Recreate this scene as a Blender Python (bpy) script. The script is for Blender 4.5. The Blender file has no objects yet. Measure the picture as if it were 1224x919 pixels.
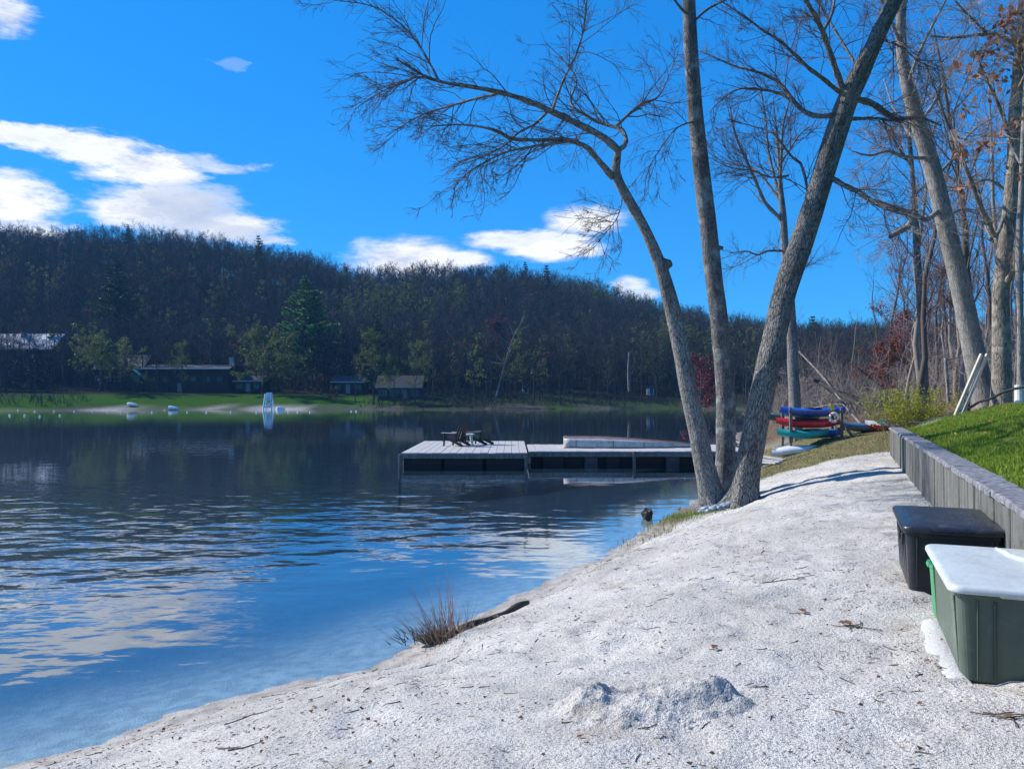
import bpy, math, random
import numpy as np
from mathutils import Vector, Matrix
R = math.radians
SC = bpy.context.scene
COL = SC.collection

# ------------------------------------------------------------------ camera
FPX, CX, CY = 942.0, 612.0, 459.5           # focal length and centre of the 1224 x 919 frame
CAM = np.array([0.0, 0.0, 2.5]); PITCH = R(0.88)
cam = bpy.data.cameras.new('camera'); cam.sensor_width = 36.0; cam.lens = FPX/1224*36
cam.clip_start = 0.05; cam.clip_end = 3000
co = bpy.data.objects.new('camera', cam); COL.objects.link(co)
co.location = CAM; co.rotation_euler = (math.pi/2 + PITCH, 0, 0)
SC.camera = co

# ------------------------------------------------------------------ sun, exposure
SUN_AZ, SUN_EL = R(-67), R(38)              # azimuth measured from +Y towards +X
sl = bpy.data.lights.new('sun', 'SUN'); sl.energy = 4.9; sl.angle = R(0.55); sl.color = (1.0, 0.95, 0.88)
so = bpy.data.objects.new('sun', sl); COL.objects.link(so)
SD = Vector((math.sin(SUN_AZ)*math.cos(SUN_EL), math.cos(SUN_AZ)*math.cos(SUN_EL), math.sin(SUN_EL)))
so.rotation_euler = SD.to_track_quat('Z', 'Y').to_euler(); so.location = (-30, 10, 40)
SC.view_settings.view_transform = 'Standard'; SC.view_settings.look = 'None'
SC.view_settings.exposure = 0.45; SC.view_settings.gamma = 1.0
SC.cycles.max_bounces = 8; SC.cycles.transparent_max_bounces = 16

# ------------------------------------------------------------------ node helpers
class NT:
    def __init__(s, tree): s.t = tree; s.n = tree.nodes; s.l = tree.links
    def put(s, sock, v):
        if v is None: return
        if isinstance(v, bpy.types.NodeSocket): s.l.new(v, sock)
        elif isinstance(v, bpy.types.Node): s.l.new(v.outputs[0], sock)
        else:
            if hasattr(sock, 'default_value'):
                try: sock.default_value = v
                except Exception:
                    sock.default_value = (*v, 1.0) if hasattr(v, '__len__') and len(v) == 3 else v
    def add(s, typ, ins=None, **props):
        nd = s.n.new(typ)
        for k, v in props.items(): setattr(nd, k, v)
        for k, v in (ins or {}).items(): s.put(nd.inputs[k], v)
        return nd
    def math(s, op, a, b=None, c=None, clamp=False):
        nd = s.add('ShaderNodeMath', operation=op, use_clamp=clamp)
        for i, v in enumerate((a, b, c)):
            if v is not None: s.put(nd.inputs[i], v)
        return nd.outputs[0]
    def vmath(s, op, a, b=None, out=0):
        nd = s.add('ShaderNodeVectorMath', operation=op)
        s.put(nd.inputs[0], a)
        if b is not None: s.put(nd.inputs[1], b)
        return nd.outputs[out]
    def mix(s, f, a, b, blend='MIX'):
        nd = s.add('ShaderNodeMix', data_type='RGBA', blend_type=blend, clamp_factor=True)
        s.put(nd.inputs[0], f); s.put(nd.inputs[6], a if not isinstance(a, tuple) else (*a[:3], 1)); s.put(nd.inputs[7], b if not isinstance(b, tuple) else (*b[:3], 1))
        return nd.outputs[2]
    def ramp(s, v, lo, hi, a=0.0, b=1.0, smooth=True):
        nd = s.add('ShaderNodeMapRange', interpolation_type='SMOOTHSTEP' if smooth else 'LINEAR')
        for k, x in zip((0, 1, 2, 3, 4), (v, lo, hi, a, b)): s.put(nd.inputs[k], x)
        return nd.outputs[0]
    def noise(s, vec, scale, detail=4, rough=0.55, out=0):
        return s.add('ShaderNodeTexNoise', {'Vector': vec, 'Scale': scale, 'Detail': detail, 'Roughness': rough}).outputs[out]
    def scale(s, vec, xyz):
        return s.vmath('MULTIPLY', vec, xyz)

def material(name):
    m = bpy.data.materials.new(name); m.use_nodes = True
    t = NT(m.node_tree)
    b = next(n for n in t.n if n.type == 'BSDF_PRINCIPLED')
    return m, t, b
def bump(t, b, h, strength, dist):
    bn = t.add('ShaderNodeBump', {'Height': h, 'Strength': strength, 'Distance': dist})
    t.l.new(bn.outputs[0], b.inputs['Normal']); return bn

def simple(name, col, rough=0.6, var=0.25, scale=6.0, bumpd=0.0, stretch=(1, 1, 1), dirt=None, spec=0.4, metal=0.0):
    """procedural material: colour varied by two noises, roughness by another, optional relief and dirt"""
    m, t, b = material(name)
    pos = t.scale(t.add('ShaderNodeTexCoord').outputs['Object'], stretch)
    n1 = t.noise(pos, scale, 5); n2 = t.noise(pos, scale*7, 3)
    f = t.math('ADD', t.math('MULTIPLY', n1, 0.7), t.math('MULTIPLY', n2, 0.3))
    f = t.ramp(f, 0.3, 0.7)
    lo = tuple(c*(1-var) for c in col); hi = tuple(min(1, c*(1+var*0.6)) for c in col)
    c = t.mix(f, lo, hi)
    if dirt:
        c = t.mix(t.ramp(t.noise(pos, scale*0.8, 6, 0.65), 0.52, 0.72, 0, dirt[3]), c, dirt[:3])
    t.put(b.inputs['Base Color'], c)
    t.put(b.inputs['Roughness'], t.ramp(n2, 0.2, 0.8, max(0.05, rough-0.12), min(1, rough+0.12)))
    b.inputs['Specular IOR Level'].default_value = spec; b.inputs['Metallic'].default_value = metal
    if bumpd: bump(t, b, f, 0.6, bumpd)
    return m

# ------------------------------------------------------------------ sky with clouds
def azel(px, py):
    x = (px-CX)/FPX; a = math.atan(x)
    return math.degrees(a), math.degrees(math.atan((474-py)/FPX*math.cos(a)))
W = bpy.data.worlds.new('World'); SC.world = W; W.use_nodes = True
wt = NT(W.node_tree)
for n in list(wt.n): wt.n.remove(n)
sky = wt.add('ShaderNodeTexSky', sky_type='NISHITA')
sky.sun_disc = False; sky.sun_elevation = SUN_EL; sky.sun_rotation = SUN_AZ
sky.altitude = 300; sky.air_density = 1.0; sky.dust_density = 0.1; sky.ozone_density = 2.6
hs = wt.add('ShaderNodeMix', data_type='RGBA', blend_type='MULTIPLY'); hs.inputs[0].default_value = 1.0     # deep spring blue
hv = wt.add('ShaderNodeHueSaturation', {'Saturation': 1.42, 'Value': 1.42, 'Hue': 0.495, 'Color': sky.outputs[0]})
wt.l.new(wt.add('ShaderNodeGamma', {0: hv.outputs[0], 1: .50}).outputs[0], hs.inputs[6]); hs.inputs[7].default_value = (.265, 1.46, 2.9, 1)
gdir = wt.add('ShaderNodeTexCoord').outputs['Generated']
sx = wt.add('ShaderNodeSeparateXYZ', {0: gdir})
az = wt.math('MULTIPLY', wt.math('ARCTAN2', sx.outputs[0], sx.outputs[1]), 180/math.pi)
el = wt.math('MULTIPLY', wt.math('ARCSINE', sx.outputs[2]), 180/math.pi)
ncoord = wt.add('ShaderNodeCombineXYZ', {0: wt.math('MULTIPLY', az, 0.055), 1: wt.math('MULTIPLY', el, 0.17), 2: 0.3})
nz = wt.noise(ncoord, 2.6, 9, 0.62)
nzf = wt.noise(ncoord, 9.0, 8, 0.68)
nn = wt.math('ADD', wt.math('MULTIPLY', wt.math('SUBTRACT', nz, 0.5), 2.3), wt.math('MULTIPLY', wt.math('SUBTRACT', nzf, 0.5), 2.0))
def blob(px, py, hw, hh, gain=1.0, k=1.0, deg=None):
    a0, e0 = azel(px, py) if deg is None else deg
    wa, we = hw/FPX*57.3, hh/FPX*57.3
    u = wt.math('DIVIDE', wt.math('SUBTRACT', az, a0), wa); v = wt.math('DIVIDE', wt.math('SUBTRACT', el, e0), we)
    q = wt.math('SQRT', wt.math('ADD', wt.math('MULTIPLY', u, u), wt.math('MULTIPLY', v, v)))
    q = wt.math('SUBTRACT', q, wt.math('MULTIPLY', nn, k))
    return wt.ramp(q, 1.08, 0.42, 0, gain)
blobs = [  # px, py, half width, half height, density, raggedness
    (40, 163, 130, 13, .9, .9), (125, 182, 60, 22, .9, .7), (172, 200, 72, 28, 1, .6), (205, 248, 92, 36, 1, .45), (160, 252, 52, 22, 1, .5), (225, 193, 80, 12, .6, .8),
    (270, 268, 62, 22, 1, .6), (315, 287, 40, 8, .7, .9), (4, 240, 58, 32, 1, .5), (20, 268, 58, 14, .8, .6), (2, 12, 34, 24, .9, .5), (284, 73, 15, 5, .14, 2.0),
    (488, 310, 78, 30, 1, .35), (548, 311, 48, 14, .9, .5), (630, 286, 92, 15, .85, .6), (662, 298, 70, 16, .95, .5), (700, 263, 58, 20, .95, .4), (748, 340, 26, 11, .8, .5),
    (765, 352, 26, 7, .6, .7)]
cl = None
for b_ in blobs:
    m_ = blob(*b_); cl = m_ if cl is None else wt.math('MAXIMUM', cl, m_)
for a0, e0, hw, hh in ((-75, 17, 150, 45), (-110, 24, 190, 60), (-150, 14, 160, 50), (160, 22, 200, 50), (110, 15, 130, 40), (75, 26, 160, 40), (-55, 30, 120, 30)):
    cl = wt.math('MAXIMUM', cl, blob(0, 0, hw, hh, 0.95, .6, (a0, e0)))
shade = wt.math('MULTIPLY', blob(222, 250, 78, 34, 1.0, .8), wt.ramp(nz, .25, .7, .95, .45))
shade = wt.math('MAXIMUM', shade, blob(290, 280, 50, 15, 0.6, .5))
shade = wt.math('MAXIMUM', shade, blob(490, 322, 60, 14, 0.28, .5))
shade = wt.math('MAXIMUM', shade, wt.ramp(wt.math('ADD', nz, wt.math('MULTIPLY', nzf, .5)), .84, .52, 0, .75))
ccol = wt.mix(shade, (9.3, 9.25, 9.4), (3.6, 4.5, 6.3))
final = wt.mix(cl, hs.outputs[2], ccol)
bg = wt.add('ShaderNodeBackground', {'Color': final, 'Strength': 0.09})
wo = wt.add('ShaderNodeOutputWorld', {0: bg.outputs[0]})

# ------------------------------------------------------------------ object helpers
def at(px, py, Y):
    """the point at forward distance Y that stands at this place in the photograph"""
    x = (px-CX)/FPX; v = -(py-CY)/FPX
    d = np.array([x, math.cos(PITCH)-v*math.sin(PITCH), math.sin(PITCH)+v*math.cos(PITCH)])
    return CAM + d*(Y/d[1])
def mk(name, V, F, mat=None, parent=None, smooth=False, attrs=None, kind=None):
    """one mesh object from numpy vertices and a list of (n,k) face arrays"""
    me = mk_me(name, V, F, mat, smooth, attrs)
    return link(name, me, parent, kind)
def mk_me(name, V, F, mat=None, smooth=False, attrs=None):
    V = np.asarray(V, dtype=np.float32).reshape(-1, 3)
    if isinstance(F, np.ndarray): F = [F]
    F = [np.asarray(f, dtype=np.int32) for f in F if len(f)]
    me = bpy.data.meshes.new(name)
    me.vertices.add(len(V)); me.vertices.foreach_set('co', V.ravel())
    li = np.concatenate([f.ravel() for f in F]); ks = np.concatenate([np.full(len(f), f.shape[1], dtype=np.int32) for f in F])
    me.loops.add(len(li)); me.loops.foreach_set('vertex_index', li)
    st = np.concatenate([[0], np.cumsum(ks)[:-1]]).astype(np.int32)
    me.polygons.add(len(ks)); me.polygons.foreach_set('loop_start', st)
    me.polygons.foreach_set('use_smooth', np.full(len(ks), bool(smooth)))
    me.update(calc_edges=True); me.validate()
    for k, a in (attrs or {}).items():
        a = np.asarray(a, dtype=np.float32)
        if a.ndim == 1:
            me.attributes.new(k, 'FLOAT', 'POINT').data.foreach_set('value', a)
        else:
            me.attributes.new(k, 'FLOAT_VECTOR', 'POINT').data.foreach_set('vector', a.ravel())
    if mat: me.materials.append(mat)
    return me
def link(name, me, parent=None, kind=None):
    o = bpy.data.objects.new(name, me); COL.objects.link(o)
    if parent: o.parent = parent
    if kind: o['kind'] = kind
    return o
def tag(o, label, cat, group=None, kind=None):
    o['label'] = label; o['category'] = cat
    if group: o['group'] = group
    if kind: o['kind'] = kind
    return o
def thing(name, label, cat, loc=(0, 0, 0), rz=0.0, group=None):
    o = bpy.data.objects.new(name, None); COL.objects.link(o)
    o.empty_display_size = 0.1
    o.location = [float(v) for v in loc]; o.rotation_euler = (0, 0, rz)
    return tag(o, label, cat, group)
def dup(o, parent=None):
    c = o.copy(); COL.objects.link(c)
    if parent: c.parent = parent
    for ch in o.children: dup(ch, c)
    return c

class MB:
    """collects primitive shapes into one mesh"""
    def __init__(s): s.V = []; s.F = []; s.n = 0
    def raw(s, V, F):
        V = np.asarray(V, float).reshape(-1, 3)
        for f in ([F] if isinstance(F, np.ndarray) else F):
            if len(f): s.F.append(np.asarray(f, int)+s.n)
        s.V.append(V); s.n += len(V); return s
    def box(s, c, d, rot=None, bev=0.0):
        x, y, z = (v/2 for v in d); b = min(bev, x*.9, y*.9, z*.9)
        if b <= 0:
            V = np.array([(i*x, j*y, k*z) for i in (-1, 1) for j in (-1, 1) for k in (-1, 1)])
            F = np.array([(0, 1, 3, 2), (4, 6, 7, 5), (0, 4, 5, 1), (2, 3, 7, 6), (0, 2, 6, 4), (1, 5, 7, 3)])
        else:
            ring = [(-x+b, -y), (x-b, -y), (x, -y+b), (x, y-b), (x-b, y), (-x+b, y), (-x, y-b), (-x, -y+b)]
            ins = [(px*(x-b)/x, py*(y-b)/y) for px, py in ring]
            V = np.array([(p[0], p[1], -z) for p in ins]+[(p[0], p[1], -z+b) for p in ring]+[(p[0], p[1], z-b) for p in ring]+[(p[0], p[1], z) for p in ins])
            F = np.array([(r*8+i, r*8+(i+1) % 8, r*8+8+(i+1) % 8, r*8+8+i) for r in range(3) for i in range(8)])
            F = [F, np.array([list(range(7, -1, -1)), list(range(24, 32))])]
        if rot is not None: V = V @ np.array(rot.to_3x3()).T
        return s.raw(V+np.asarray(c, float), F)
    def bar(s, a, b, w, h=None, bev=0.0):
        """box beam from a to b"""
        a = Vector(a); b = Vector(b); d = b-a
        q = d.to_track_quat('X', 'Z').to_matrix()
        return s.box((a+b)/2, (d.length, w, h or w), q, bev)
    def tube(s, pts, rad, S=10, cap=True):
        pts = np.asarray(pts, float)[None]; rad = np.broadcast_to(np.asarray(rad, float), (pts.shape[1],))[None]
        V, F = tubes(pts, rad, S); F = [F]
        if cap:
            P = pts.shape[1]
            F.append(np.array([list(range(S-1, -1, -1)), list(range((P-1)*S, P*S))]))
        return s.raw(V, F)
    def lathe(s, prof, S=16, c=(0, 0, 0)):
        """prof: (r,z) pairs"""
        a = np.arange(S)*2*math.pi/S
        V = np.array([(r*math.cos(t)+c[0], r*math.sin(t)+c[1], z+c[2]) for r, z in prof for t in a])
        F = np.array([(i*S+j, i*S+(j+1) % S, (i+1)*S+(j+1) % S, (i+1)*S+j) for i in range(len(prof)-1) for j in range(S)])
        return s.raw(V, [F, np.array([list(range(S-1, -1, -1)), list(range((len(prof)-1)*S, len(prof)*S))])])
    def build(s, name, mat, parent=None, smooth=False, kind=None):
        return mk(name, np.concatenate(s.V), s.F_by_size(), mat, parent, smooth, None, kind)
    def F_by_size(s):
        d = {}
        for f in s.F: d.setdefault(f.shape[1], []).append(f)
        return [np.concatenate(v) for v in d.values()]

def unit(a): return a/np.maximum(np.linalg.norm(a, axis=-1, keepdims=True), 1e-9)
def tubes(P, rad, S):
    """tubes along a batch of polylines P (B,N,3) with radii (B,N)"""
    B, N, _ = P.shape
    T = unit(np.gradient(P, axis=1))
    mt = unit(P[:, -1]-P[:, 0]); ref = np.where(np.abs(mt[:, 2:3]) > 0.8, np.array([[1.0, 0, 0]]), np.array([[0, 0, 1.0]]))[:, None]
    n1 = unit(ref-(ref*T).sum(-1, keepdims=True)*T); n2 = np.cross(T, n1)
    a = np.arange(S)*2*math.pi/S
    V = P[:, :, None]+rad[:, :, None, None]*(np.cos(a)[None, None, :, None]*n1[:, :, None]+np.sin(a)[None, None, :, None]*n2[:, :, None])
    b = (np.arange(B)*N*S)[:, None, None]; i = (np.arange(N-1)*S)[None, :, None]; j = np.arange(S)[None, None, :]; j2 = (j+1) % S
    F = np.stack([b+i+j, b+i+j2, b+i+S+j2, b+i+S+j], -1).reshape(-1, 4)
    return V.reshape(-1, 3), F

# ------------------------------------------------------------------ noise in numpy
def hsh(ix, iy, iz, seed):
    h = (ix.astype(np.int64)*374761393+iy.astype(np.int64)*668265263+iz.astype(np.int64)*2147483647+seed*1274126177) & 0x7fffffff
    h = ((h ^ (h >> 13))*1274126177) & 0x7fffffff
    return ((h ^ (h >> 16)) & 0xffff)/65535.0
def vn3(p, seed=0):
    i = np.floor(p).astype(np.int64); f = p-i; f = f*f*(3-2*f); r = 0
    for a in (0, 1):
        for b in (0, 1):
            for c in (0, 1):
                w = (f[..., 0] if a else 1-f[..., 0])*(f[..., 1] if b else 1-f[..., 1])*(f[..., 2] if c else 1-f[..., 2])
                r = r+w*hsh(i[..., 0]+a, i[..., 1]+b, i[..., 2]+c, seed)
    return r
def vn2(x, y, seed=0): return vn3(np.stack([x, y, np.zeros_like(x)+seed*0.37], -1), seed)
def fbm2(x, y, oct=4, seed=0):
    r = 0; a = 0.5; s = 0
    for k in range(oct): r = r+a*vn2(x*2**k, y*2**k, seed+k); s += a; a *= 0.5
    return r/s
def sst(a, b, x):
    t = np.clip((x-a)/(b-a), 0, 1); return t*t*(3-2*t)

# ------------------------------------------------------------------ terrain
SHORE = np.array([(-9, -3), (-5.6, 3.2), (-3.47, 5.34), (-2.68, 6.13), (-1.79, 6.97), (-1.37, 7.29), (-1.13, 8.0), (-.55, 8.85), (.30, 10.2), (1.45, 12.66), (2.73, 15.3), (3.75, 17.6),
    (5.2, 20.5), (7.6, 25.5), (9.3, 29), (10.6, 36), (14, 50), (22, 70), (36, 100), (48, 130), (42, 160), (33, 166), (10, 160), (-3, 162), (-8, 148), (-20, 150), (-35, 155), (-55, 151), (-75, 143),
    (-100, 138), (-150, 110), (-230, 60), (-230, -90), (-40, -90)], float)
def shore_d(x, y):
    """signed distance to the waterline, positive on land"""
    best = np.full(x.shape, 1e9); ins = np.zeros(x.shape, bool); n = len(SHORE)
    for i in range(n):
        a = SHORE[i]; b = SHORE[(i+1) % n]; e = b-a
        t = np.clip(((x-a[0])*e[0]+(y-a[1])*e[1])/(e@e), 0, 1)
        best = np.minimum(best, (x-a[0]-t*e[0])**2+(y-a[1]-t*e[1])**2)
        if a[1] != b[1]:
            c = ((a[1] > y) != (b[1] > y)) & (x < (b[0]-a[0])*(y-a[1])/(b[1]-a[1])+a[0]); ins ^= c
    return np.sqrt(best)*np.where(ins, -1, 1)
WA = np.array([1.34, 0.0]); WD = np.array([0.3838, 0.9234]); WN = np.array([0.9234, -0.3838]); WEND = 20.6   # wall line, its direction, its far end
def wall_d(x, y): return (x-WA[0])*WN[0]+(y-WA[1])*WN[1]
def wall_s(x, y): return (x-WA[0])*WD[0]+(y-WA[1])*WD[1]
RX = np.array([-700, -400, 0, 100, 200, 300, 380, 440, 520, 600, 700, 800, 850, 950, 1050, 1250, 1700], float)
RY = np.array([326, 321, 318, 317, 320, 327, 344, 364, 358, 360, 375, 406, 424, 434, 436, 440, 445], float)
def ridge(X): return 2.5+(474-19-np.interp(X, (RX-CX)/FPX*330, RY)*1.0)/FPX*330
def H(x, y, detail=True):
    x = np.asarray(x, float); y = np.asarray(y, float)
    d = shore_d(x, y)
    d = d+(fbm2(x*.9, y*.9, 3, 5)-.5)*.5+(fbm2(x*.12, y*.12, 2, 6)-.5)*sst(40, 100, y)*6
    near = (1.06+.010*np.clip(y, 0, 25))*(1-np.exp(-(np.maximum(d, 0)/2.55)**1.35))
    near = near+.03*np.exp(-((d-.75)/.2)**2)
    far = np.minimum(.1+.13*d, 2.2+.035*d)
    land = near*(1-sst(60, 100, y))+far*sst(60, 100, y)
    land = land-.16*np.exp(-((x-4.6)/1.3)**2-((y-16.6)/2.4)**2)*sst(0, .6, d)
    bed = np.maximum(-.13*(-d), -2.6)
    z = np.where(d > 0, land, bed)
    wd = wall_d(x, y); ws = wall_s(x, y)
    b = sst(0, 7, ws-WEND)
    w = .10+5.5*b
    bank = 1.60+.26*np.clip(wd, 0, 8)+.1*np.clip(wd-8, 0, 60)
    if detail: bank = bank+(fbm2(x*1.3, y*1.3, 4, 11)-.5)*.14
    t = sst(0.06, .06+w, wd)*(1-sst(70, 130, y)*.6)*(x > -20)
    z = z*(1-t)+np.maximum(z, bank)*t
    h = sst(178, 330, y)
    rz = ridge(x)+(fbm2(x*.02, y*.02, 3, 21)-.5)*10
    z = z+h*np.maximum(rz-3, 0)*(1-.45*sst(350, 600, y))
    if detail:
        sand = (d > 0)*(1-t)*(1-sst(25, 40, y))
        z = z+sand*((fbm2(x*1.6, y*1.6, 3, 31)-.5)*.07*sst(0, 1.2, d)-.028*sst(.56, .70, fbm2(x*3.6, y*3.0, 2, 35))*sst(.6, 1.5, d)+(fbm2(x*7, y*7, 4, 32)-.5)*.035)
        z = z+(d > 0)*sst(22, 40, y)*(fbm2(x*.5, y*.5, 3, 33)-.5)*.35
    return z
def gz(x, y): return float(H(np.array([x], float), np.array([y], float))[0])
def on(px, Y, dx=0.0):
    x = (px-CX)/FPX*Y+dx
    return (x, Y, gz(x, Y))

def axis(lo, dense, hi, grow=1.09):
    """grid lines: dense = [(start, end, step), ...], growing steps outside"""
    a = []
    for s0, e0, st in dense: a += list(np.arange(s0, e0, st))
    st = dense[0][2]; x = a[0]; left = []
    while x > lo: st *= grow; x -= st; left.append(x)
    st = dense[-1][2]; x = a[-1]; right = []
    while x < hi: st = min(st*grow, 9); x += st; right.append(x)
    return np.array(left[::-1]+a+right)
gx = axis(-420, [(-4.5, 6.0, .05), (6.0, 11.0, .08)], 420)
gy = axis(-95, [(2.6, 9.0, .045), (9.0, 22.0, .09)], 640)
GX, GY = np.meshgrid(gx, gy); GZ = H(GX, GY)
nx, ny = len(gx), len(gy)
V = np.stack([GX, GY, GZ], -1).reshape(-1, 3)
ii = np.arange(ny-1)[:, None]*nx+np.arange(nx-1)[None]
QF = np.stack([ii, ii+1, ii+nx+1, ii+nx], -1).reshape(-1, 4)
D = shore_d(GX, GY); WDm = wall_d(GX, GY); WSm = wall_s(GX, GY)
rag = (fbm2(GX*.8, GY*.8, 4, 41)-.5)
sand_end = sst(19.6, 20.6, GY+rag*1.8-(GX-8)*.1)                       # where the sand gives way to thin turf
bankm = sst(.0, .12, WDm)*sst(-2, 0, WEND-WSm)+sst(.4, 3, WDm+rag*2)*(WSm >= WEND)
bankm = np.clip(bankm, 0, 1)*(GX > -20)*(1-sst(40, 60, GY))
edge_y = 21.2-(GX-9)*.42                                               # line of the dark pipe: grass in front, leaf litter behind
woods = np.clip(sst(-.8, .8, GY-edge_y+rag*2.4)*(WDm > 0.5)+sst(33, 37, GY+rag*4), 0, 1)*(GY < 140)*(D > 0)
farm = sst(80, 100, GY)
DE = D+(fbm2(GX*.12, GY*.12, 2, 6)-.5)*sst(40, 100, GY)*6
lawn = farm*(GX < 18)*sst(1.5, 2.6, DE+rag*.5)*(1-sst(20, 27, D+rag*6))*sst(-110, -95, GX)*(1-sst(-30, -12, GX+rag*8)*.75)
lawn = np.maximum(lawn, farm*sst(2, 8, GX)*(1-sst(40, 52, GX))*sst(1.2, 2.5, DE+rag*2)*(1-sst(7, 12, D+rag*6))*.7)
turf = (1-farm)*sand_end*(1-woods)*(1-bankm)*(D > 0)
grassm = np.clip(np.maximum(bankm*(1-woods), lawn), 0, 1)
farbeach = farm*(1-sst(1.5, 2.3, DE+rag*.5))*(DE > -1)*(.12+.88*sst(-78, -70, GX)*(1-sst(-36, -30, GX)))
litter = np.clip(np.maximum(np.maximum(woods, (WDm > .05)*(WSm < WEND+1)*(GY < 90)), np.maximum(farm*(1-farbeach), sst(.2, 2, WDm)*(GY < 90)*(GY > 19)*(GX > 0))), 0, 1)
moss = (1-farm)*np.exp(-((GX-3.55)/1.0)**2-((GY-16.0)/2.6)**2)*(D > 0)*sst(1.1, .3, D+rag*.5)
zone1 = np.stack([grassm, litter, np.maximum(turf, moss)], -1).reshape(-1, 3)
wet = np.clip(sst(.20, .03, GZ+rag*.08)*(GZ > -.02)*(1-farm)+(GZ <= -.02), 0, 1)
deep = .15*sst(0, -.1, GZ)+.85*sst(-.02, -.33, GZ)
strand = (1-farm)*(D > 0)*(np.exp(-((D-.62+rag*.3)/.10)**2)+.6*np.exp(-((D-.95+rag*.5)/.05)**2))*sst(.38, .6, fbm2(GX*2.2, GY*2.2, 3, 44))*(GY < 18)
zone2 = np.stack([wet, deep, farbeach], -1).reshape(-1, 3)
zone3 = np.stack([strand, farm, 0*D], -1).reshape(-1, 3)

def ground_material():
    m, t, b = material('ground')
    pos = t.add('ShaderNodeNewGeometry').outputs['Position']
    z1 = t.add('ShaderNodeSeparateXYZ', {0: t.add('ShaderNodeAttribute', attribute_name='zone1').outputs['Vector']})
    z2 = t.add('ShaderNodeSeparateXYZ', {0: t.add('ShaderNodeAttribute', attribute_name='zone2').outputs['Vector']})
    z3 = t.add('ShaderNodeSeparateXYZ', {0: t.add('ShaderNodeAttribute', attribute_name='zone3').outputs['Vector']})
    big = t.noise(pos, .9, 5); mid = t.noise(pos, 6, 5, .6); fine = t.noise(pos, 55, 3, .6); grit = t.noise(pos, 170, 2, .5)
    # sand: pale quartz with grey and tan drift, dark grains, crumbs of bark
    sand = t.mix(t.ramp(big, .35, .68), (.51, .485, .435), (.655, .625, .57))
    sand = t.mix(t.ramp(mid, .42, .72, 0, .55), sand, (.47, .44, .41))
    sand = t.mix(t.ramp(fine, .50, .64, 0, .72), sand, (.21, .20, .20))
    sand = t.mix(t.ramp(grit, .53, .66, 0, .7), sand, (.13, .115, .10))
    vor = t.add('ShaderNodeTexVoronoi', {'Vector': t.vmath('ADD', pos, t.scale(t.noise(pos, 30, 2, out=1), (.05, .05, .05))), 'Scale': 17.0}, feature='F1')
    crumb = t.math('MULTIPLY', t.ramp(vor.outputs['Distance'], .20, .13), t.ramp(t.add('ShaderNodeSeparateColor', {0: vor.outputs['Color']}).outputs[0], .74, .78))
    sand = t.mix(t.math('MULTIPLY', crumb, .8), sand, (.09, .07, .055))
    stain = t.ramp(t.noise(t.scale(pos, (1, 1.4, 1)), 1.7, 6, .65), .55, .74, 0, .62)
    sand = t.mix(stain, sand, (.30, .25, .19))
    wetc = t.mix(t.ramp(mid, .35, .65), (.27, .235, .19), (.44, .40, .35))
    sand = t.mix(t.math('MULTIPLY', z2.outputs[0], .9), sand, wetc)
    sand = t.mix(t.math('MULTIPLY', t.math('MULTIPLY', z3.outputs[0], t.ramp(fine, .38, .58)), .85), sand, (.13, .085, .05))
    murk = t.mix(t.ramp(t.noise(pos, 1.6, 5), .4, .65), (.002, .006, .010), (.007, .016, .024))  # light lost in deep water, painted into the bed colour by depth
    sand = t.mix(z2.outputs[1], sand, murk)
    # leaf litter, turf, lawn
    lit = t.mix(t.ramp(mid, .35, .7), (.10, .07, .045), (.20, .145, .10))
    lit = t.mix(t.ramp(fine, .5, .7, 0, .7), lit, (.04, .03, .022))
    lit = t.mix(z3.outputs[1], lit, t.mix(t.ramp(big, .4, .6), (.018, .018, .015), (.035, .030, .024)))
    trf = t.mix(t.ramp(mid, .35, .65), (.20, .165, .09), (.115, .125, .04))
    trf = t.mix(t.ramp(fine, .5, .7, 0, .6), trf, (.30, .25, .16))
    grs = t.mix(z3.outputs[1], t.mix(t.ramp(mid, .35, .7), (.055, .105, .012), (.095, .16, .02)), t.mix(t.ramp(mid, .35, .7), (.022, .065, .008), (.042, .10, .013)))
    grs = t.mix(t.ramp(t.noise(pos, 2.3, 5, .65), .55, .72, 0, .75), grs, (.20, .155, .08))
    grs = t.mix(t.ramp(fine, .55, .7, 0, .5), grs, (.03, .05, .012))
    fb = t.mix(t.ramp(big, .4, .6), (.34, .31, .28), (.46, .43, .40))
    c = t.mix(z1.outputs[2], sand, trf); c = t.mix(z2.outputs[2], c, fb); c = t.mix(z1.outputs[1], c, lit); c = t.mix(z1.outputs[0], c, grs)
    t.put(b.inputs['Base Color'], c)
    t.put(b.inputs['Roughness'], t.ramp(z2.outputs[0], 0, 1, .95, .6)); t.put(b.inputs['Specular IOR Level'], t.math('MULTIPLY', z2.outputs[0], .3))
    hgt = t.math('ADD', t.math('MULTIPLY', mid, 1.1), t.math('ADD', t.math('MULTIPLY', fine, .55), t.math('MULTIPLY', grit, .2)))
    bump(t, b, hgt, .85, .035)
    return m
GROUND = ground_material()
fc = lambda a: a.reshape(-1)[QF].mean(1)
fD, fY, fX, fB, fGr = fc(D), fc(GY), fc(GX), fc(bankm), fc(grassm)
cls = np.where(fD < -.3, 0, np.where(fY > 178, 5, np.where(fY > 80, np.where(fGr > .5, 4, 3), np.where(fB > .5, 2, np.where((fc(sand_end) > .5) & (fY > 18), 3, 1)))))
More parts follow.
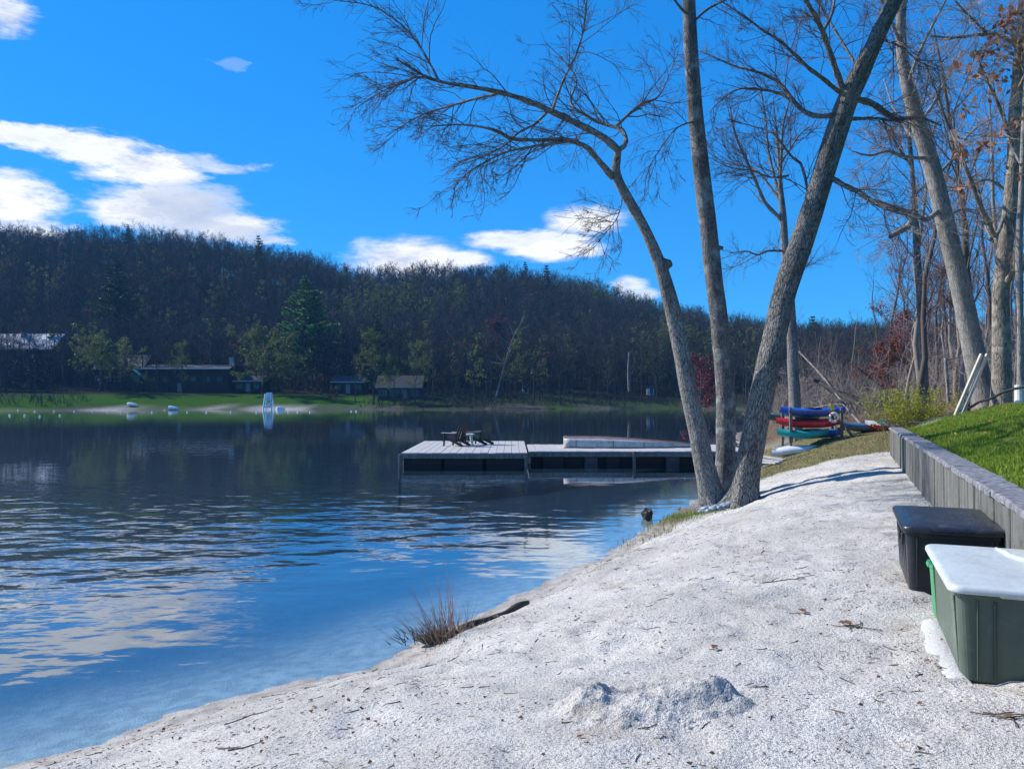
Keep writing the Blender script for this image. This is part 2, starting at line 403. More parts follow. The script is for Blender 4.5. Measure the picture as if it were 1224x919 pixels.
for k, nm in ((0, 'lake_bed'), (1, 'beach'), (2, 'grass_bank'), (3, 'ground'), (4, 'far_lawn'), (5, 'hill')):
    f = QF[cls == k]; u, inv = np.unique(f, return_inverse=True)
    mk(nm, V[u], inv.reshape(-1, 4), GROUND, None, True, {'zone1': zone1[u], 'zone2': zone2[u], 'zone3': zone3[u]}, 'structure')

# ------------------------------------------------------------------ water
def water():
    m, t, b = material('water'); t.n.remove(b)
    out = next(n for n in t.n if n.type == 'OUTPUT_MATERIAL')
    pos = t.add('ShaderNodeNewGeometry').outputs['Position']
    calm = t.add('ShaderNodeAttribute', attribute_name='calm').outputs['Fac']
    p2 = t.scale(pos, (.75, 1.15, 1))
    w1 = t.noise(p2, 1.25, 2, .45); w2 = t.noise(t.scale(pos, (.9, 1.5, 1)), 3.6, 2, .5); w3 = t.noise(pos, .22, 2, .5)
    h = t.math('ADD', t.math('MULTIPLY', w1, .10), t.math('ADD', t.math('MULTIPLY', w2, .013), t.math('MULTIPLY', w3, .05)))
    h = t.math('MULTIPLY', h, calm)
    bn = t.add('ShaderNodeBump', {'Height': h, 'Strength': 1.0, 'Distance': 1.0})
    lw = t.add('ShaderNodeLayerWeight', {'Blend': .5, 'Normal': bn.outputs[0]}); fz = t.math('POWER', lw.outputs['Facing'], 3.6); frs = t.math('ADD', .03, t.math('MULTIPLY', fz, .97))
    gl = t.add('ShaderNodeBsdfGlossy', {'Color': (.97, .985, 1, 1), 'Roughness': .015, 'Normal': bn.outputs[0]})
    tr = t.add('ShaderNodeBsdfTransparent', {'Color': (.74, .90, .96, 1)})
    mx = t.add('ShaderNodeMixShader', {0: frs, 1: tr.outputs[0], 2: gl.outputs[0]})
    t.l.new(mx.outputs[0], out.inputs['Surface'])
    return m
wx = axis(-228, [(-6, 10, .5)], 62, 1.15); wy = axis(-88, [(2, 30, .5)], 188, 1.15)
wx = np.clip(wx, -228, 62); wy = np.clip(wy, -88, 188)
wx = np.unique(wx); wy = np.unique(wy)
wX, wY = np.meshgrid(wx, wy); wd_ = -shore_d(wX, wY)
calm = (.10+.90*sst(1.5, 8, wd_)*sst(6, 12, wY))*(1-.95*sst(12, 25, wY))*(.55+.9*fbm2(wX*.16, wY*.16, 3, 97))
ii = np.arange(len(wy)-1)[:, None]*len(wx)+np.arange(len(wx)-1)[None]
mk('lake_water', np.stack([wX, wY, np.zeros_like(wX)], -1).reshape(-1, 3), np.stack([ii, ii+1, ii+len(wx)+1, ii+len(wx)], -1).reshape(-1, 4), water(), None, True, {'calm': calm.reshape(-1)}, 'structure')

# ------------------------------------------------------------------ retaining wall
def board_mat(name, cols, streak=1.0):
    """weathered grey board or concrete: vertical streaks, mottling, lichen"""
    m, t, b = material(name)
    pos = t.add('ShaderNodeNewGeometry').outputs['Position']
    oi = t.add('ShaderNodeObjectInfo')
    ps = t.vmath('ADD', t.scale(pos, (9, 9, .7)), t.vmath('SCALE', oi.outputs['Location'], None) if False else t.scale(oi.outputs['Location'], (3.1, 1.7, 0)))
    st = t.noise(ps, 1.6, 6, .65); mo = t.noise(pos, 14, 5, .65); fi = t.noise(pos, 90, 3)
    c = t.mix(t.ramp(st, .32, .68), cols[0], cols[1])
    c = t.mix(t.ramp(mo, .5, .66, 0, .6), c, cols[2])
    c = t.mix(t.math('MULTIPLY', oi.outputs['Random'], .14), c, cols[3])
    c = t.mix(t.ramp(fi, .5, .7, 0, .35), c, (.06, .06, .055))
    t.put(b.inputs['Base Color'], c); b.inputs['Roughness'].default_value = .9; b.inputs['Specular IOR Level'].default_value = .2
    bump(t, b, t.math('ADD', t.math('MULTIPLY', st, .6), t.math('ADD', t.math('MULTIPLY', mo, .5), t.math('MULTIPLY', fi, .3))), .8, .012)
    return m
M_PLANK = board_mat('weathered_plank', [(.085, .09, .085), (.18, .18, .165), (.06, .068, .05), (.14, .12, .095)])
M_CAP = board_mat('lichen_cap', [(.12, .12, .13), (.30, .30, .32), (.035, .035, .04), (.2, .195, .19)])
rng = np.random.default_rng(7)
wall = thing('retaining_wall', 'low grey wall of weathered upright planks holding back the grass bank', 'wall', (WA[0], WA[1], 0))
yaw = -math.atan2(WD[0], WD[1]); rotz = Matrix.Rotation(yaw, 4, 'Z')
WTOP = 1.73
def wallp(s, off): p = WA*0+WD*s+WN*off; return (p[0], p[1])
s = 2.0; pw = .33
plank_me = []
for k in range(5):
    m = MB(); m.box((0, 0, 0), (.12, pw-.009, 1.0), None, .008); plank_me.append(mk_me('plank', np.concatenate(m.V), m.F_by_size(), M_PLANK))
while s < WEND:
    p = wallp(s, -.05+rng.uniform(-.008, .012))
    o = link('plank', plank_me[rng.integers(5)], wall); o.location = (p[0], p[1], WTOP-.52+rng.uniform(-.006, .004)); o.rotation_euler = (0, rng.uniform(-.008, .008), yaw)
    s += pw
s = 1.9; caps = [2.4, 2.44, 2.37, 2.42, 2.4, 2.39, 2.43, 2.4]
for k, L in enumerate(caps):
    L = min(L, WEND-s)
    nseg = 14; yy = np.linspace(-L/2+.004, L/2-.004, nseg)
    P = []
    for y in yy:
        e = rng.uniform(-.010, .010, 4)
        P.append([(-.16+e[0], y, -.02), (-.16+e[0], y, .014), (-.145+e[1], y, .028+e[2]*.4), (.12+e[3], y, .028-e[2]*.4), (.14+e[3], y, .0), (.14+e[3], y, -.02)])
    P = np.array(P); n = 6
    F = np.array([(i*n+j, i*n+(j+1) % n, (i+1)*n+(j+1) % n, (i+1)*n+j) for i in range(nseg-1) for j in range(n)])[:, ::-1]
    o = mk('cap_plank', P.reshape(-1, 3), [F, np.array([[0, 1, 2, 3, 4, 5], [(nseg-1)*n+j for j in (5, 4, 3, 2, 1, 0)]])], M_CAP, wall)
    p = wallp(s+L/2, .02); o.location = (p[0], p[1], WTOP+rng.uniform(-.004, .004)); o.rotation_euler = (0, 0, yaw)
    s += L
m = MB(); p = wallp(WEND/2+.9, .06); m.box((p[0], p[1], WTOP-.56), (.10, WEND-2.2, 1.0), rotz); m.build('backing', M_PLANK, wall)
m = MB(); p = wallp(WEND+.06, .03); m.box((p[0], p[1], WTOP-.5), (.2, .1, 1.04), rotz, .01); m.build('end_post', M_PLANK, wall)

# ------------------------------------------------------------------ deck boxes
def rbox(w, l, r, n=6):
    """rounded rectangle outline, counter-clockwise"""
    P = []
    for cx, cy, a0 in ((w/2-r, l/2-r, 0), (-w/2+r, l/2-r, 90), (-w/2+r, -l/2+r, 180), (w/2-r, -l/2+r, 270)):
        for k in range(n):
            a = R(a0+90*k/(n-1)); P.append((cx+r*math.cos(a), cy+r*math.sin(a)))
    return np.array(P)
def rings(levels):
    """loft of outlines [(outline (n,2), z)], closed with end caps"""
    n = len(levels[0][0]); V = np.concatenate([np.c_[o, np.full(n, z)] for o, z in levels])
    F = np.array([(i*n+j, i*n+(j+1) % n, (i+1)*n+(j+1) % n, (i+1)*n+j) for i in range(len(levels)-1) for j in range(n)])
    k = (len(levels)-1)*n
    return V, [F, np.array([list(range(n-1, -1, -1)), list(range(k, k+n))])]
M_BLACK = simple('black_plastic', (.016, .018, .022), .38, .3, 9, .0, dirt=(.10, .10, .10, .25))
M_BLKLID = simple('black_lid_plastic', (.022, .025, .032), .33, .3, 9, .0, dirt=(.14, .14, .14, .3))
M_GREEN = simple('green_plastic', (.085, .115, .085), .48, .16, 5, .001, dirt=(.22, .215, .18, .55))
M_GRNDK = simple('green_plastic_recess', (.050, .075, .052), .5, .16, 5)
M_WHITE = simple('white_plastic', (.50, .54, .53), .42, .10, 5, .001, dirt=(.36, .36, .31, .5))
M_LIME = simple('bright_green_plastic', (.05, .30, .12), .45, .15, 5)
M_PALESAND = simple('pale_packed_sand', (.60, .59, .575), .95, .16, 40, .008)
def deck_box(c, w, l, h, yaw, name, label, bm_, lm, lidh, over, crown):
    t = thing(name, label, 'deck box', (c[0], c[1], c[2]), yaw)
    o = lambda dw, r=.05: rbox(w+dw, l+dw, r)
    V, F = rings([(o(-.07), 0), (o(-.05), .012), (o(-.012), h-.03), (o(0), h-.025), (o(0), h)]); mk('body', V, F, bm_, t, False)
    L = lambda dw, r: rbox(w+over+dw, l+over+dw, r)
    V, F = rings([(L(0, .07), h+.002), (L(.008, .07), h+.010), (L(.004, .07), h+lidh*.75), (L(-.02, .07), h+lidh), (L(-.06, .06), h+lidh+crown*.3), (L(-.16, .06), h+lidh+crown), (L(-.30, .08), h+lidh+crown*1.1)])
    lid = mk('lid', V, F, lm, t, True)
    for pl in lid.data.polygons: pl.use_smooth = len(pl.vertices) == 4
    return t, lid
YB = R(-22.57)
# green one with the white lid, beside the camera
GBx, GBy = 3.00+.10, 4.85-.13
gzv = gz(2.5, 4.2)+.005
t, lid = deck_box((2.93, 4.66, gzv), .70, 1.24, .475, YB, 'green_deck_box', 'green deck box with a white lid, standing before the black one', M_GREEN, M_WHITE, .042, .07, .006)
for (sx, wd) in ((-.25, .008), (-.17, .012), (.30, .012)):     # upright creases of the end panel
    m = MB(); m.bar((sx*1.0, -.611, .02), (sx, -.622, .44), wd, .014, .003); m.build('panel_rib', M_GRNDK, t)
for sy in (-.52, .52):
    m = MB(); m.bar((-.322, sy, .03), (-.349, sy, .44), .014, .012, .003); m.build('panel_rib', M_GREEN, t)
# raised curved ridge and drips on the lid
cv = np.array([(.02, .55), (.05, .42), (.06, .3), (.09, .2), (.17, .1), (.27, .03), (.33, .0)]); cvz = np.full(len(cv), .475+.042+.008)
m = MB(); m.tube(np.c_[cv, cvz], [.012, .018, .02, .022, .022, .02, .012], 8); m.build('lid_ridge', M_WHITE, t, True)
m = MB(); m.box((0, -.625, .478), (.3, .02, .03), None, .008); m.build('lid_grip', M_WHITE, t)
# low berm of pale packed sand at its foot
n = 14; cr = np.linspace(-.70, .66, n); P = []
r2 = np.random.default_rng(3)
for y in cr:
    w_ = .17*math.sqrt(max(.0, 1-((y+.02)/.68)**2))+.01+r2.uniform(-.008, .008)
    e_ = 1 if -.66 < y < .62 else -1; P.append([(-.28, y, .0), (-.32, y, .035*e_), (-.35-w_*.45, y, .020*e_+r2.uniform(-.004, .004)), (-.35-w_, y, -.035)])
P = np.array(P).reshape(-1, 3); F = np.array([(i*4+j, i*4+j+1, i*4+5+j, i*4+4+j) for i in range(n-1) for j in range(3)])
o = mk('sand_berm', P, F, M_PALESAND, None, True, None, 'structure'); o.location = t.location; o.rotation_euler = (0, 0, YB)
# black one behind it
bz = gz(3.3, 6.2)+.003
t, lid = deck_box((3.57, 6.52, bz), .66, 1.22, .47, YB, 'black_deck_box', 'black deck box with a black lid, farther along the plank wall', M_BLACK, M_BLKLID, .05, .05, .012)
for sy in (-.40, -.2, 0, .2, .40):
    m = MB(); m.bar((-.298, sy, .03), (-.326, sy, .43), .02, .016, .004); m.build('panel_rib', M_BLACK, t)
for sx in (-.25, .25):
    m = MB(); m.bar((sx, -.578, .03), (sx, -.608, .44), .018, .016, .004); m.build('panel_rib', M_BLACK, t)
m = MB(); m.box((-.338, 0, .36), (.02, .16, .07), None, .008); m.build('handle', M_BLKLID, t)
m = MB(); m.box((-.345, -.47, .40), (.018, .05, .09), None, .006); m.build('latch', M_BLKLID, t)
for sx in (-.26, -.2, .2, .26):
    m = MB(); m.bar((sx, -.45, .53), (sx, .45, .53), .016, .008, .003); m.build('lid_rib', M_BLKLID, t)
t = thing('green_tub', 'small bright green plastic tub squeezed between the two deck boxes', 'tub', (2.985, 5.43, gz(2.985, 5.43)+.004), YB)
V, F = rings([(rbox(.16, .20, .04), 0), (rbox(.2, .24, .05), .33), (rbox(.225, .265, .05), .335), (rbox(.225, .265, .05), .352), (rbox(.19, .23, .05), .352), (rbox(.15, .19, .04), .03)])
mk('body', V, F, M_LIME, t); m = MB(); m.bar((-.112, -.05, .34), (-.112, .05, .34), .02, .03, .006); m.build('handle', M_LIME, t)

# ------------------------------------------------------------------ heap of dug sand
hx, hy = .70, 4.16
ux = np.linspace(-.85, .85, 115); uy = np.linspace(-.62, .62, 84); UX, UY = np.meshgrid(ux, uy)
def g(x, y, sx, sy, a=0.0):
    c, s_ = math.cos(a), math.sin(a); X = (UX-x)*c+(UY-y)*s_; Y = -(UX-x)*s_+(UY-y)*c
    return np.exp(-(X/sx)**2-(Y/sy)**2)
dist = np.sqrt((UX/.62)**2+(UY/.46)**2)
wob = fbm2(UX*5+3, UY*5, 3, 71)-.5
hh = .05*sst(1.05, .3, dist+wob*.8)
hh = hh+(.065)*g(-.25, .06, .05, .15, -.5)+.05*g(-.33, -.06, .09, .12)+.068*g(.26, -.07, .22, .11, -.25)+.06*g(.36, -.08, .07, .06)+.045*g(.06, -.16, .22, .08)-.05*g(.0, .12, .17, .12)
lump = fbm2(UX*13, UY*13, 4, 72)-.5; fine = fbm2(UX*42, UY*42, 3, 73)-.5
body = sst(1.1, .55, dist+wob*.6)
hh = hh+body*(lump*.075+fine*.032)
# chopped front edges: steepen by terracing
st_ = .030; hh = hh*.9; hh = hh*.75+.25*(np.floor(hh/st_)+sst(.35, .75, hh/st_-np.floor(hh/st_)))*st_
fade = sst(1.0, .72, np.maximum(np.abs(UX)/.85, np.abs(UY)/.62))
HZ = H(UX+hx, UY+hy)-.012*(1-body)+hh*fade-.03*(1-fade)
nI = np.arange(len(uy)-1)[:, None]*len(ux)+np.arange(len(ux)-1)[None]
nv = UX.size
o = mk('sand_heap', np.stack([UX+hx, UY+hy, HZ], -1).reshape(-1, 3), np.stack([nI, nI+1, nI+len(ux)+1, nI+len(ux)], -1).reshape(-1, 4), GROUND, None, True,
       {'zone1': np.zeros((nv, 3)), 'zone2': np.zeros((nv, 3)), 'zone3': np.zeros((nv, 3))})
tag(o, 'crumbly heap of dug sand in the middle of the beach', 'sand heap')

# ------------------------------------------------------------------ litter on the sand
M_TWIG = simple('dry_twig', (.10, .075, .055), .9, .4, 20)
M_LEAF = simple('dead_leaf', (.16, .075, .04), .8, .45, 25)
rng = np.random.default_rng(12)
N = 4200
lx = rng.uniform(-4.5, 9.5, N*3); ly = 2.8+rng.uniform(0, 1, N*3)**1.2*17
dd = shore_d(lx, ly); ok = (dd > .15) & (wall_d(lx, ly) < -.12) & (fbm2(lx*1.1, ly*1.1, 3, 51) > rng.uniform(.36, .70, N*3)); ok &= ~((lx > 2.4) & (ly < 5.5) & (wall_d(lx, ly) > -.95))
lx = lx[ok][:N]; ly = ly[ok][:N]; lz = H(lx, ly); n = len(lx)
a = rng.uniform(0, math.pi*2, n); L = rng.lognormal(math.log(.034), .6, n).clip(.012, .19); tt = np.linspace(-.5, .5, 5)
cu = rng.normal(0, .35, n)
px_ = lx[:, None]+np.cos(a)[:, None]*tt*L[:, None]-np.sin(a)[:, None]*(tt**2)*cu[:, None]*L[:, None]
py_ = ly[:, None]+np.sin(a)[:, None]*tt*L[:, None]+np.cos(a)[:, None]*(tt**2)*cu[:, None]*L[:, None]
P = np.stack([px_, py_, H(px_, py_)+.004], -1)
V, F = tubes(P, np.broadcast_to((.0015+L*.022)[:, None]*np.array([1, .9, .8, .7, .4]), (n, 5)), 3)
mk('twig_litter', V, F, M_TWIG, None, False, None, 'stuff')
# crumbs of bark and leaf: small tilted facets
N = 5200
lx = rng.uniform(-4.5, 9.5, N*3); ly = 2.8+rng.uniform(0, 1, N*3)**1.5*17
strand = shore_d(lx, ly); keep = (wall_d(lx, ly) < -.1) & (((strand > .1) & (fbm2(lx*.9+7, ly*.9, 3, 52) > rng.uniform(.3, .7, N*3))) | ((strand > .45) & (strand < .75) & (rng.uniform(0, 1, N*3) < .8)))
lx = lx[keep][:N]; ly = ly[keep][:N]; n = len(lx); lz = H(lx, ly)
S_ = rng.lognormal(math.log(.010), .5, n).clip(.004, .020); ang = rng.uniform(0, 6.28, (n, 1))+np.array([[0, 1.9, 3.6, 4.9]])
rad = S_[:, None]*rng.uniform(.5, 1, (n, 4)); tz = rng.uniform(.0, .9, (n, 4))*S_[:, None]
P = np.stack([lx[:, None]+np.cos(ang)*rad, ly[:, None]+np.sin(ang)*rad*.6, lz[:, None]+.003+tz], -1)
mk('leaf_litter', P.reshape(-1, 3), np.arange(n*4).reshape(-1, 4), M_LEAF, None, False, None, 'stuff')
def leaf_clump(px, Y, label, nL, spread, size, tw, seed, name='dead_leaf', cat='dead leaf'):
    r = np.random.default_rng(seed); x, y, z = on(px, Y)
    t = thing(name, label, cat, (x, y, z))
    P = []
    for k in range(nL):
        c = r.normal(0, spread, 2); an = r.uniform(0, 6.28); l = size*r.uniform(.7, 1.3); 
        zz = gz(x+c[0], y+c[1])-z+.006
        u = np.array([math.cos(an), math.sin(an), r.uniform(-.1, .5)]); v = np.array([-math.sin(an), math.cos(an), r.uniform(-.3, .6)])
        o_ = np.array([c[0], c[1], zz+.25*l])
        prof = [(-.5, 0), (-.2, .26), (.12, .3), (.5, 0), (.12, -.3), (-.2, -.26)]
        P.append([o_+u*a_*l+v*b_*l+np.array([0, 0, .3*abs(b_)*l]) for a_, b_ in prof])
    P = np.array(P).reshape(-1, 3)
    mk('blade', P, np.arange(len(P)).reshape(-1, 6), M_LEAF, t)
    pts = []; 
    for k in range(tw):
        c = r.normal(0, spread*1.3, 2); an = r.uniform(0, 6.28); l = r.uniform(.06, .2)
        q = np.linspace(-.5, .5, 5)[:, None]*l*np.array([[math.cos(an), math.sin(an)]])+c; q[:, 1] += (np.linspace(-.5, .5, 5)**2)*l*.5
        pts.append(np.c_[q, [gz(x+i, y+j)-z+.008 for i, j in q]])
    if pts:
        V, F = tubes(np.array(pts), np.full((len(pts), 5), .003), 4); mk('stalk', V, F, M_TWIG, t)
leaf_clump(853, 5.05, 'single curled red brown leaf on the sand behind the sand heap', 1, .005, .055, 1, 1)
leaf_clump(1018, 5.3, 'small tangle of brown leaves and stalks on sand beside the boxes', 5, .05, .06, 6, 2, 'leaf_tangle', 'leaves')
leaf_clump(955, 5.75, 'dark curled leaf lying on the sand in front of the black box', 1, .005, .08, 2, 3)
leaf_clump(1205, 3.62, 'black forked twig on the sand just below the green box', 1, .02, .05, 5, 4, 'forked_twig', 'twig')
def lone_twig(px, Y, L, ang, label, seed, rad=.005):
    r = np.random.default_rng(seed); x, y, z = on(px, Y); t_ = np.linspace(-.5, .5, 9)
    q = np.c_[np.cos(ang)*t_*L, np.sin(ang)*t_*L]+np.cumsum(r.normal(0, L*.012, (9, 2)), 0)
    P = np.c_[q, [gz(x+i, y+j)-z+rad for i, j in q]]
    m = MB(); m.tube(P, np.linspace(rad, rad*.4, 9), 5)
    for k in (3, 5):
        d_ = np.array([math.cos(ang+.8*(1 if k == 3 else -1)), math.sin(ang+.8*(1 if k == 3 else -1)), .15])*L*.16
        m.tube(np.array([P[k], P[k]+d_*.6, P[k]+d_]), [rad*.6, rad*.4, rad*.2], 4)
    o = m.build('fallen_twig', M_TWIG); o.location = (x, y, z); tag(o, label, 'twig')
lone_twig(205, 3.75, .24, .1, 'dark twig lying near the waterline at the bottom of the photo', 5, .006)
lone_twig(300, 5.2, .34, .7, 'thin dark twig on the sand slope left of the sand heap', 6)
lone_twig(520, 6.4, .55, .55, 'long slender twig on the sand just below the dry grass tuft', 7, .006)
lone_twig(945, 6.9, .5, .1, 'slender twig lying flat on the open sand before the black box', 8, .005)

# ------------------------------------------------------------------ dry tuft, driftwood log, dark rock, stones
M_STRAW = simple('dry_stem', (.36, .26, .18), .85, .4, 8)
M_REDSTEM = simple('red_brown_stem', (.30, .15, .11), .8, .4, 8)
M_LOG = simple('wet_log', (.055, .042, .032), .85, .45, 10, .01, dirt=(.07, .10, .03, .5))
tx, ty, tz_ = on(533, 7.75)
tuft = thing('dry_grass_tuft', 'tuft of dry reddish stems growing at the edge of the water', 'tuft', (tx, ty, tz_))
r = np.random.default_rng(21)
def stems(n, l0, l1, spread, lean, rad, P=6, bias=(0, 0), seed=0):
    r = np.random.default_rng(seed); b = np.c_[r.normal(0, spread, n), r.normal(0, spread*.6, n), np.zeros(n)]
    l = r.uniform(l0, l1, n); d = np.c_[b[:, 0]*lean/spread*.5+r.normal(0, lean*.4, n)+bias[0], b[:, 1]*lean/spread*.4+r.normal(0, lean*.3, n)+bias[1], np.ones(n)]; d = unit(d)
    t_ = np.linspace(0, 1, P)[None, :, None]; pts = b[:, None]+d[:, None]*l[:, None, None]*t_
    side = r.normal(0, .10, (n, 1, 3)); side[..., 2] = 0
    pts = pts+side*l[:, None, None]*t_**2; pts[..., 2] -= (t_[..., 0]**2)*l[:, None]*r.uniform(0, .12, n)[:, None]
    return pts, np.broadcast_to(rad*(1-.8*t_[..., 0]), (n, P))
P, q = stems(18, .38, .78, .10, .42, .0042, seed=1, bias=(-.12, 0)); V, F = tubes(P, q, 4); mk('tall_stem', V, F, M_REDSTEM, tuft, False, None, 'stuff')
P, q = stems(160, .15, .42, .16, .85, .0035, seed=2, bias=(-.2, -.1)); V, F = tubes(P, q, 3); mk('dry_blade', V, F, M_STRAW, tuft, False, None, 'stuff')
P, q = stems(170, .05, .16, .18, .9, .006, seed=3); V, F = tubes(P, q, 4); mk('stubble', V, F, M_LOG, tuft, False, None, 'stuff')
n = 12; th = np.linspace(0, 2*math.pi, 25)[:-1]
prof = np.linspace(0, 1, 8)
V = np.array([((.30*(1-p*.8)*math.cos(a)*(1+.25*math.sin(3*a+p*4))), .17*(1-p*.8)*math.sin(a)*(1+.2*math.cos(2*a)), .10*p**.6-.02) for p in prof for a in th])
V += (np.random.default_rng(4).uniform(-1, 1, V.shape))*.012
F = np.array([(i*24+j, i*24+(j+1) % 24, (i+1)*24+(j+1) % 24, (i+1)*24+j) for i in range(7) for j in range(24)])
mk('root_clump', V, [F, np.array([list(range(7*24, 8*24))])], M_LOG, tuft)
a_ = np.array(on(552, 8.0)); b_ = np.array(on(634, 8.95))
t = thing('driftwood_log', 'dark wet driftwood log half buried beside the dry grass tuft', 'log', a_)
dv = b_-a_; lt = np.linspace(0, 1, 14)
P = np.outer(lt, dv)+np.c_[np.zeros(14), np.zeros(14), .035+.012*np.sin(lt*9)]; P[:, 0] += .03*np.sin(lt*5)
m = MB(); m.tube(P, .047*(1-.35*lt)*(1+.14*np.sin(lt*17)), 10); o = m.build('trunk', M_LOG, t, True)
m = MB(); m.tube(np.array([P[5], P[5]+[.05, -.08, .06], P[5]+[.09, -.17, .05]]), [.022, .016, .008], 6); m.build('branch_stub', M_LOG, t)
m = MB(); m.tube(np.array([P[2], P[2]+[-.02, -.1, .03], P[2]+[.05, -.24, -.03]]), [.024, .018, .008], 6); m.build('branch_stub', M_LOG, t)
def rock(name, c, s, mat, seed, sub=2, parent=None, rough=.25):
    me = bpy.data.meshes.new(name); import bmesh
    bm = bmesh.new(); bmesh.ops.create_icosphere(bm, subdivisions=sub, radius=1)
    vs = np.array([v.co[:] for v in bm.verts]); nn_ = vn3(vs*1.7+seed*3.1, seed)-.5; n2 = vn3(vs*4.1+seed, seed+1)-.5
    for v, a_, b_ in zip(bm.verts, nn_, n2): v.co = Vector((v.co.x*s[0], v.co.y*s[1], v.co.z*s[2]))*(1+rough*2*a_+rough*.8*b_)
    bm.to_mesh(me); bm.free(); me.materials.append(mat); o = link(name, me, parent); o.location = [float(v) for v in c]; o.rotation_euler = (0, 0, seed*1.3); return o
M_DROCK = simple('dark_wet_rock', (.022, .02, .022), .5, .5, 8, .01)
M_BLUESTONE = simple('blue_grey_stone', (.26, .30, .38), .8, .4, 12, .005, dirt=(.75, .77, .8, .6))
c = at(782, 617, 15.6); tag(rock('dark_rock', (2.78, 16.2, .09), (.12, .11, .13), M_DROCK, 5, 3), 'dark round rock poking out of the water by the bank', 'rock')
r = np.random.default_rng(8)
for k, (px, dy) in enumerate([(838, .0), (843, -.1), (848, .05), (851, -.15), (856, -.02), (860, -.16), (864, .02), (868, -.12), (846, -.28), (872, -.03), (854, .1)]):
    x, y, z = on(px, 16.1+dy); s_ = r.uniform(.055, .10)
    tag(rock('stone', (x, y, z+s_*.55), (s_*1.2, s_, s_*.75), M_BLUESTONE, 20+k), 'pale blue grey stone in the pile at the feet of the trunks', 'stone', 'stones piled at the tree foot')
for k, px in enumerate((887, 893, 899)):
    x, y, z = on(px, 16.0); s_ = r.uniform(.04, .06); tag(rock('stone', (x, y, z+s_*.4), (s_*1.7, s_, s_*.6), M_BLUESTONE, 40+k), 'small pale stone in front of the right leaning trunk', 'stone', 'stones before the leaning trunk')

# ------------------------------------------------------------------ trees
def bark_mat(name, light, dark, k=1.0, patch=None, attr=True, bd=.02):
    """furrowed bark; hero trunks carry straightened coordinates in the attribute 'bark'"""
    m, t, b = material(name)
    pos = t.add('ShaderNodeAttribute', attribute_name='bark').outputs['Vector'] if attr else t.add('ShaderNodeTexCoord').outputs['Object']
    ps = t.scale(pos, (1, 1, .20))
    wv = t.noise(ps, 30*k, 5, .6); vo = t.add('ShaderNodeTexVoronoi', {'Vector': t.vmath('ADD', ps, t.scale(t.noise(ps, 13*k, 3, out=1), (.11, .11, .11))), 'Scale': 36*k}, feature='DISTANCE_TO_EDGE')
    fur = t.ramp(vo.outputs['Distance'], -.06, .22)
    hgt = t.math('ADD', t.math('MULTIPLY', fur, .65), t.math('MULTIPLY', wv, .6))
    c = t.mix(t.ramp(t.math('ADD', hgt, t.math('MULTIPLY', t.math('SUBTRACT', t.noise(ps, 55*k, 3), .5), .8)), .28, .85), dark, light)
    pt = t.noise(pos, 3.2, 5, .6)
    if patch: c = t.mix(t.ramp(pt, .50, .62, 0, .8), c, patch)
    c = t.mix(t.ramp(t.noise(t.scale(pos, (1, 1, .5)), 1.5, 5, .6), .46, .64, 0, .55), c, dark)
    c = t.mix(t.ramp(t.noise(pos, 6.0, 4), .58, .72, 0, .5), c, (.16, .18, .12))
    t.put(b.inputs['Base Color'], c); b.inputs['Roughness'].default_value = .92; b.inputs['Specular IOR Level'].default_value = .15
    bump(t, b, hgt, 1.0, bd); return m
BK_L = bark_mat('grey_furrowed_bark', (.31, .30, .28), (.05, .046, .042))
BK_R = bark_mat('dark_furrowed_bark', (.25, .24, .222), (.034, .031, .029), .9, None, True, .03)
BK_M = bark_mat('patchy_bark', (.22, .21, .20), (.045, .042, .04), 1.1, (.34, .36, .345))
BK_D = bark_mat('dark_dead_bark', (.085, .075, .066), (.02, .018, .016), .8)
BK_S = bark_mat('stub_bark', (.22, .205, .185), (.05, .045, .04), .7, None, False)
BK_B = bark_mat('smooth_beech_bark', (.30, .28, .255), (.12, .11, .10), .6, (.19, .175, .16), True, .006)
BK_G = bark_mat('flaking_bark', (.27, .24, .195), (.08, .07, .055), .7, (.36, .325, .265), True, .012)
def twig_mat(name, a, c2):
    m, t, b = material(name)
    oi = t.add('ShaderNodeObjectInfo').outputs['Random']; n = t.noise(t.add('ShaderNodeTexCoord').outputs['Object'], .8, 4)
    f = t.math('ADD', t.math('MULTIPLY', oi, .6), t.math('MULTIPLY', t.ramp(n, .3, .7), .4))
    t.put(b.inputs['Base Color'], t.mix(f, a, c2)); b.inputs['Roughness'].default_value = .85; b.inputs['Specular IOR Level'].default_value = .2
    return m
TW = twig_mat('twig_bark', (.085, .065, .055), (.13, .105, .09))
TW_P = twig_mat('pale_twig_bark', (.19, .155, .125), (.28, .235, .20))
TW_F = twig_mat('forest_bark', (.022, .023, .024), (.058, .057, .056))
def leaf_mat(name, a, c2, rough=.6):
    m, t, b = material(name)
    at_ = t.add('ShaderNodeAttribute', attribute_name='tint').outputs['Fac']
    oi = t.add('ShaderNodeObjectInfo').outputs['Random']
    f = t.math('ADD', t.math('MULTIPLY', at_, .75), t.math('MULTIPLY', oi, .25))
    c = t.mix(f, a, c2); t.put(b.inputs['Base Color'], c); b.inputs['Roughness'].default_value = rough; b.inputs['Specular IOR Level'].default_value = .2
    out = next(n for n in t.n if n.type == 'OUTPUT_MATERIAL')
    tl = t.add('ShaderNodeBsdfTranslucent', {0: c}); mx = t.add('ShaderNodeMixShader', {0: .3, 1: b.outputs[0], 2: tl.outputs[0]}); t.l.new(mx.outputs[0], out.inputs[0])
    return m
LF_OAK = leaf_mat('dead_oak_leaf', (.24, .085, .035), (.48, .26, .14))
LF_BUD = leaf_mat('red_bud', (.13, .055, .05), (.20, .10, .085))
LF_YG = leaf_mat('yellow_green_leaf', (.20, .23, .012), (.38, .38, .03))
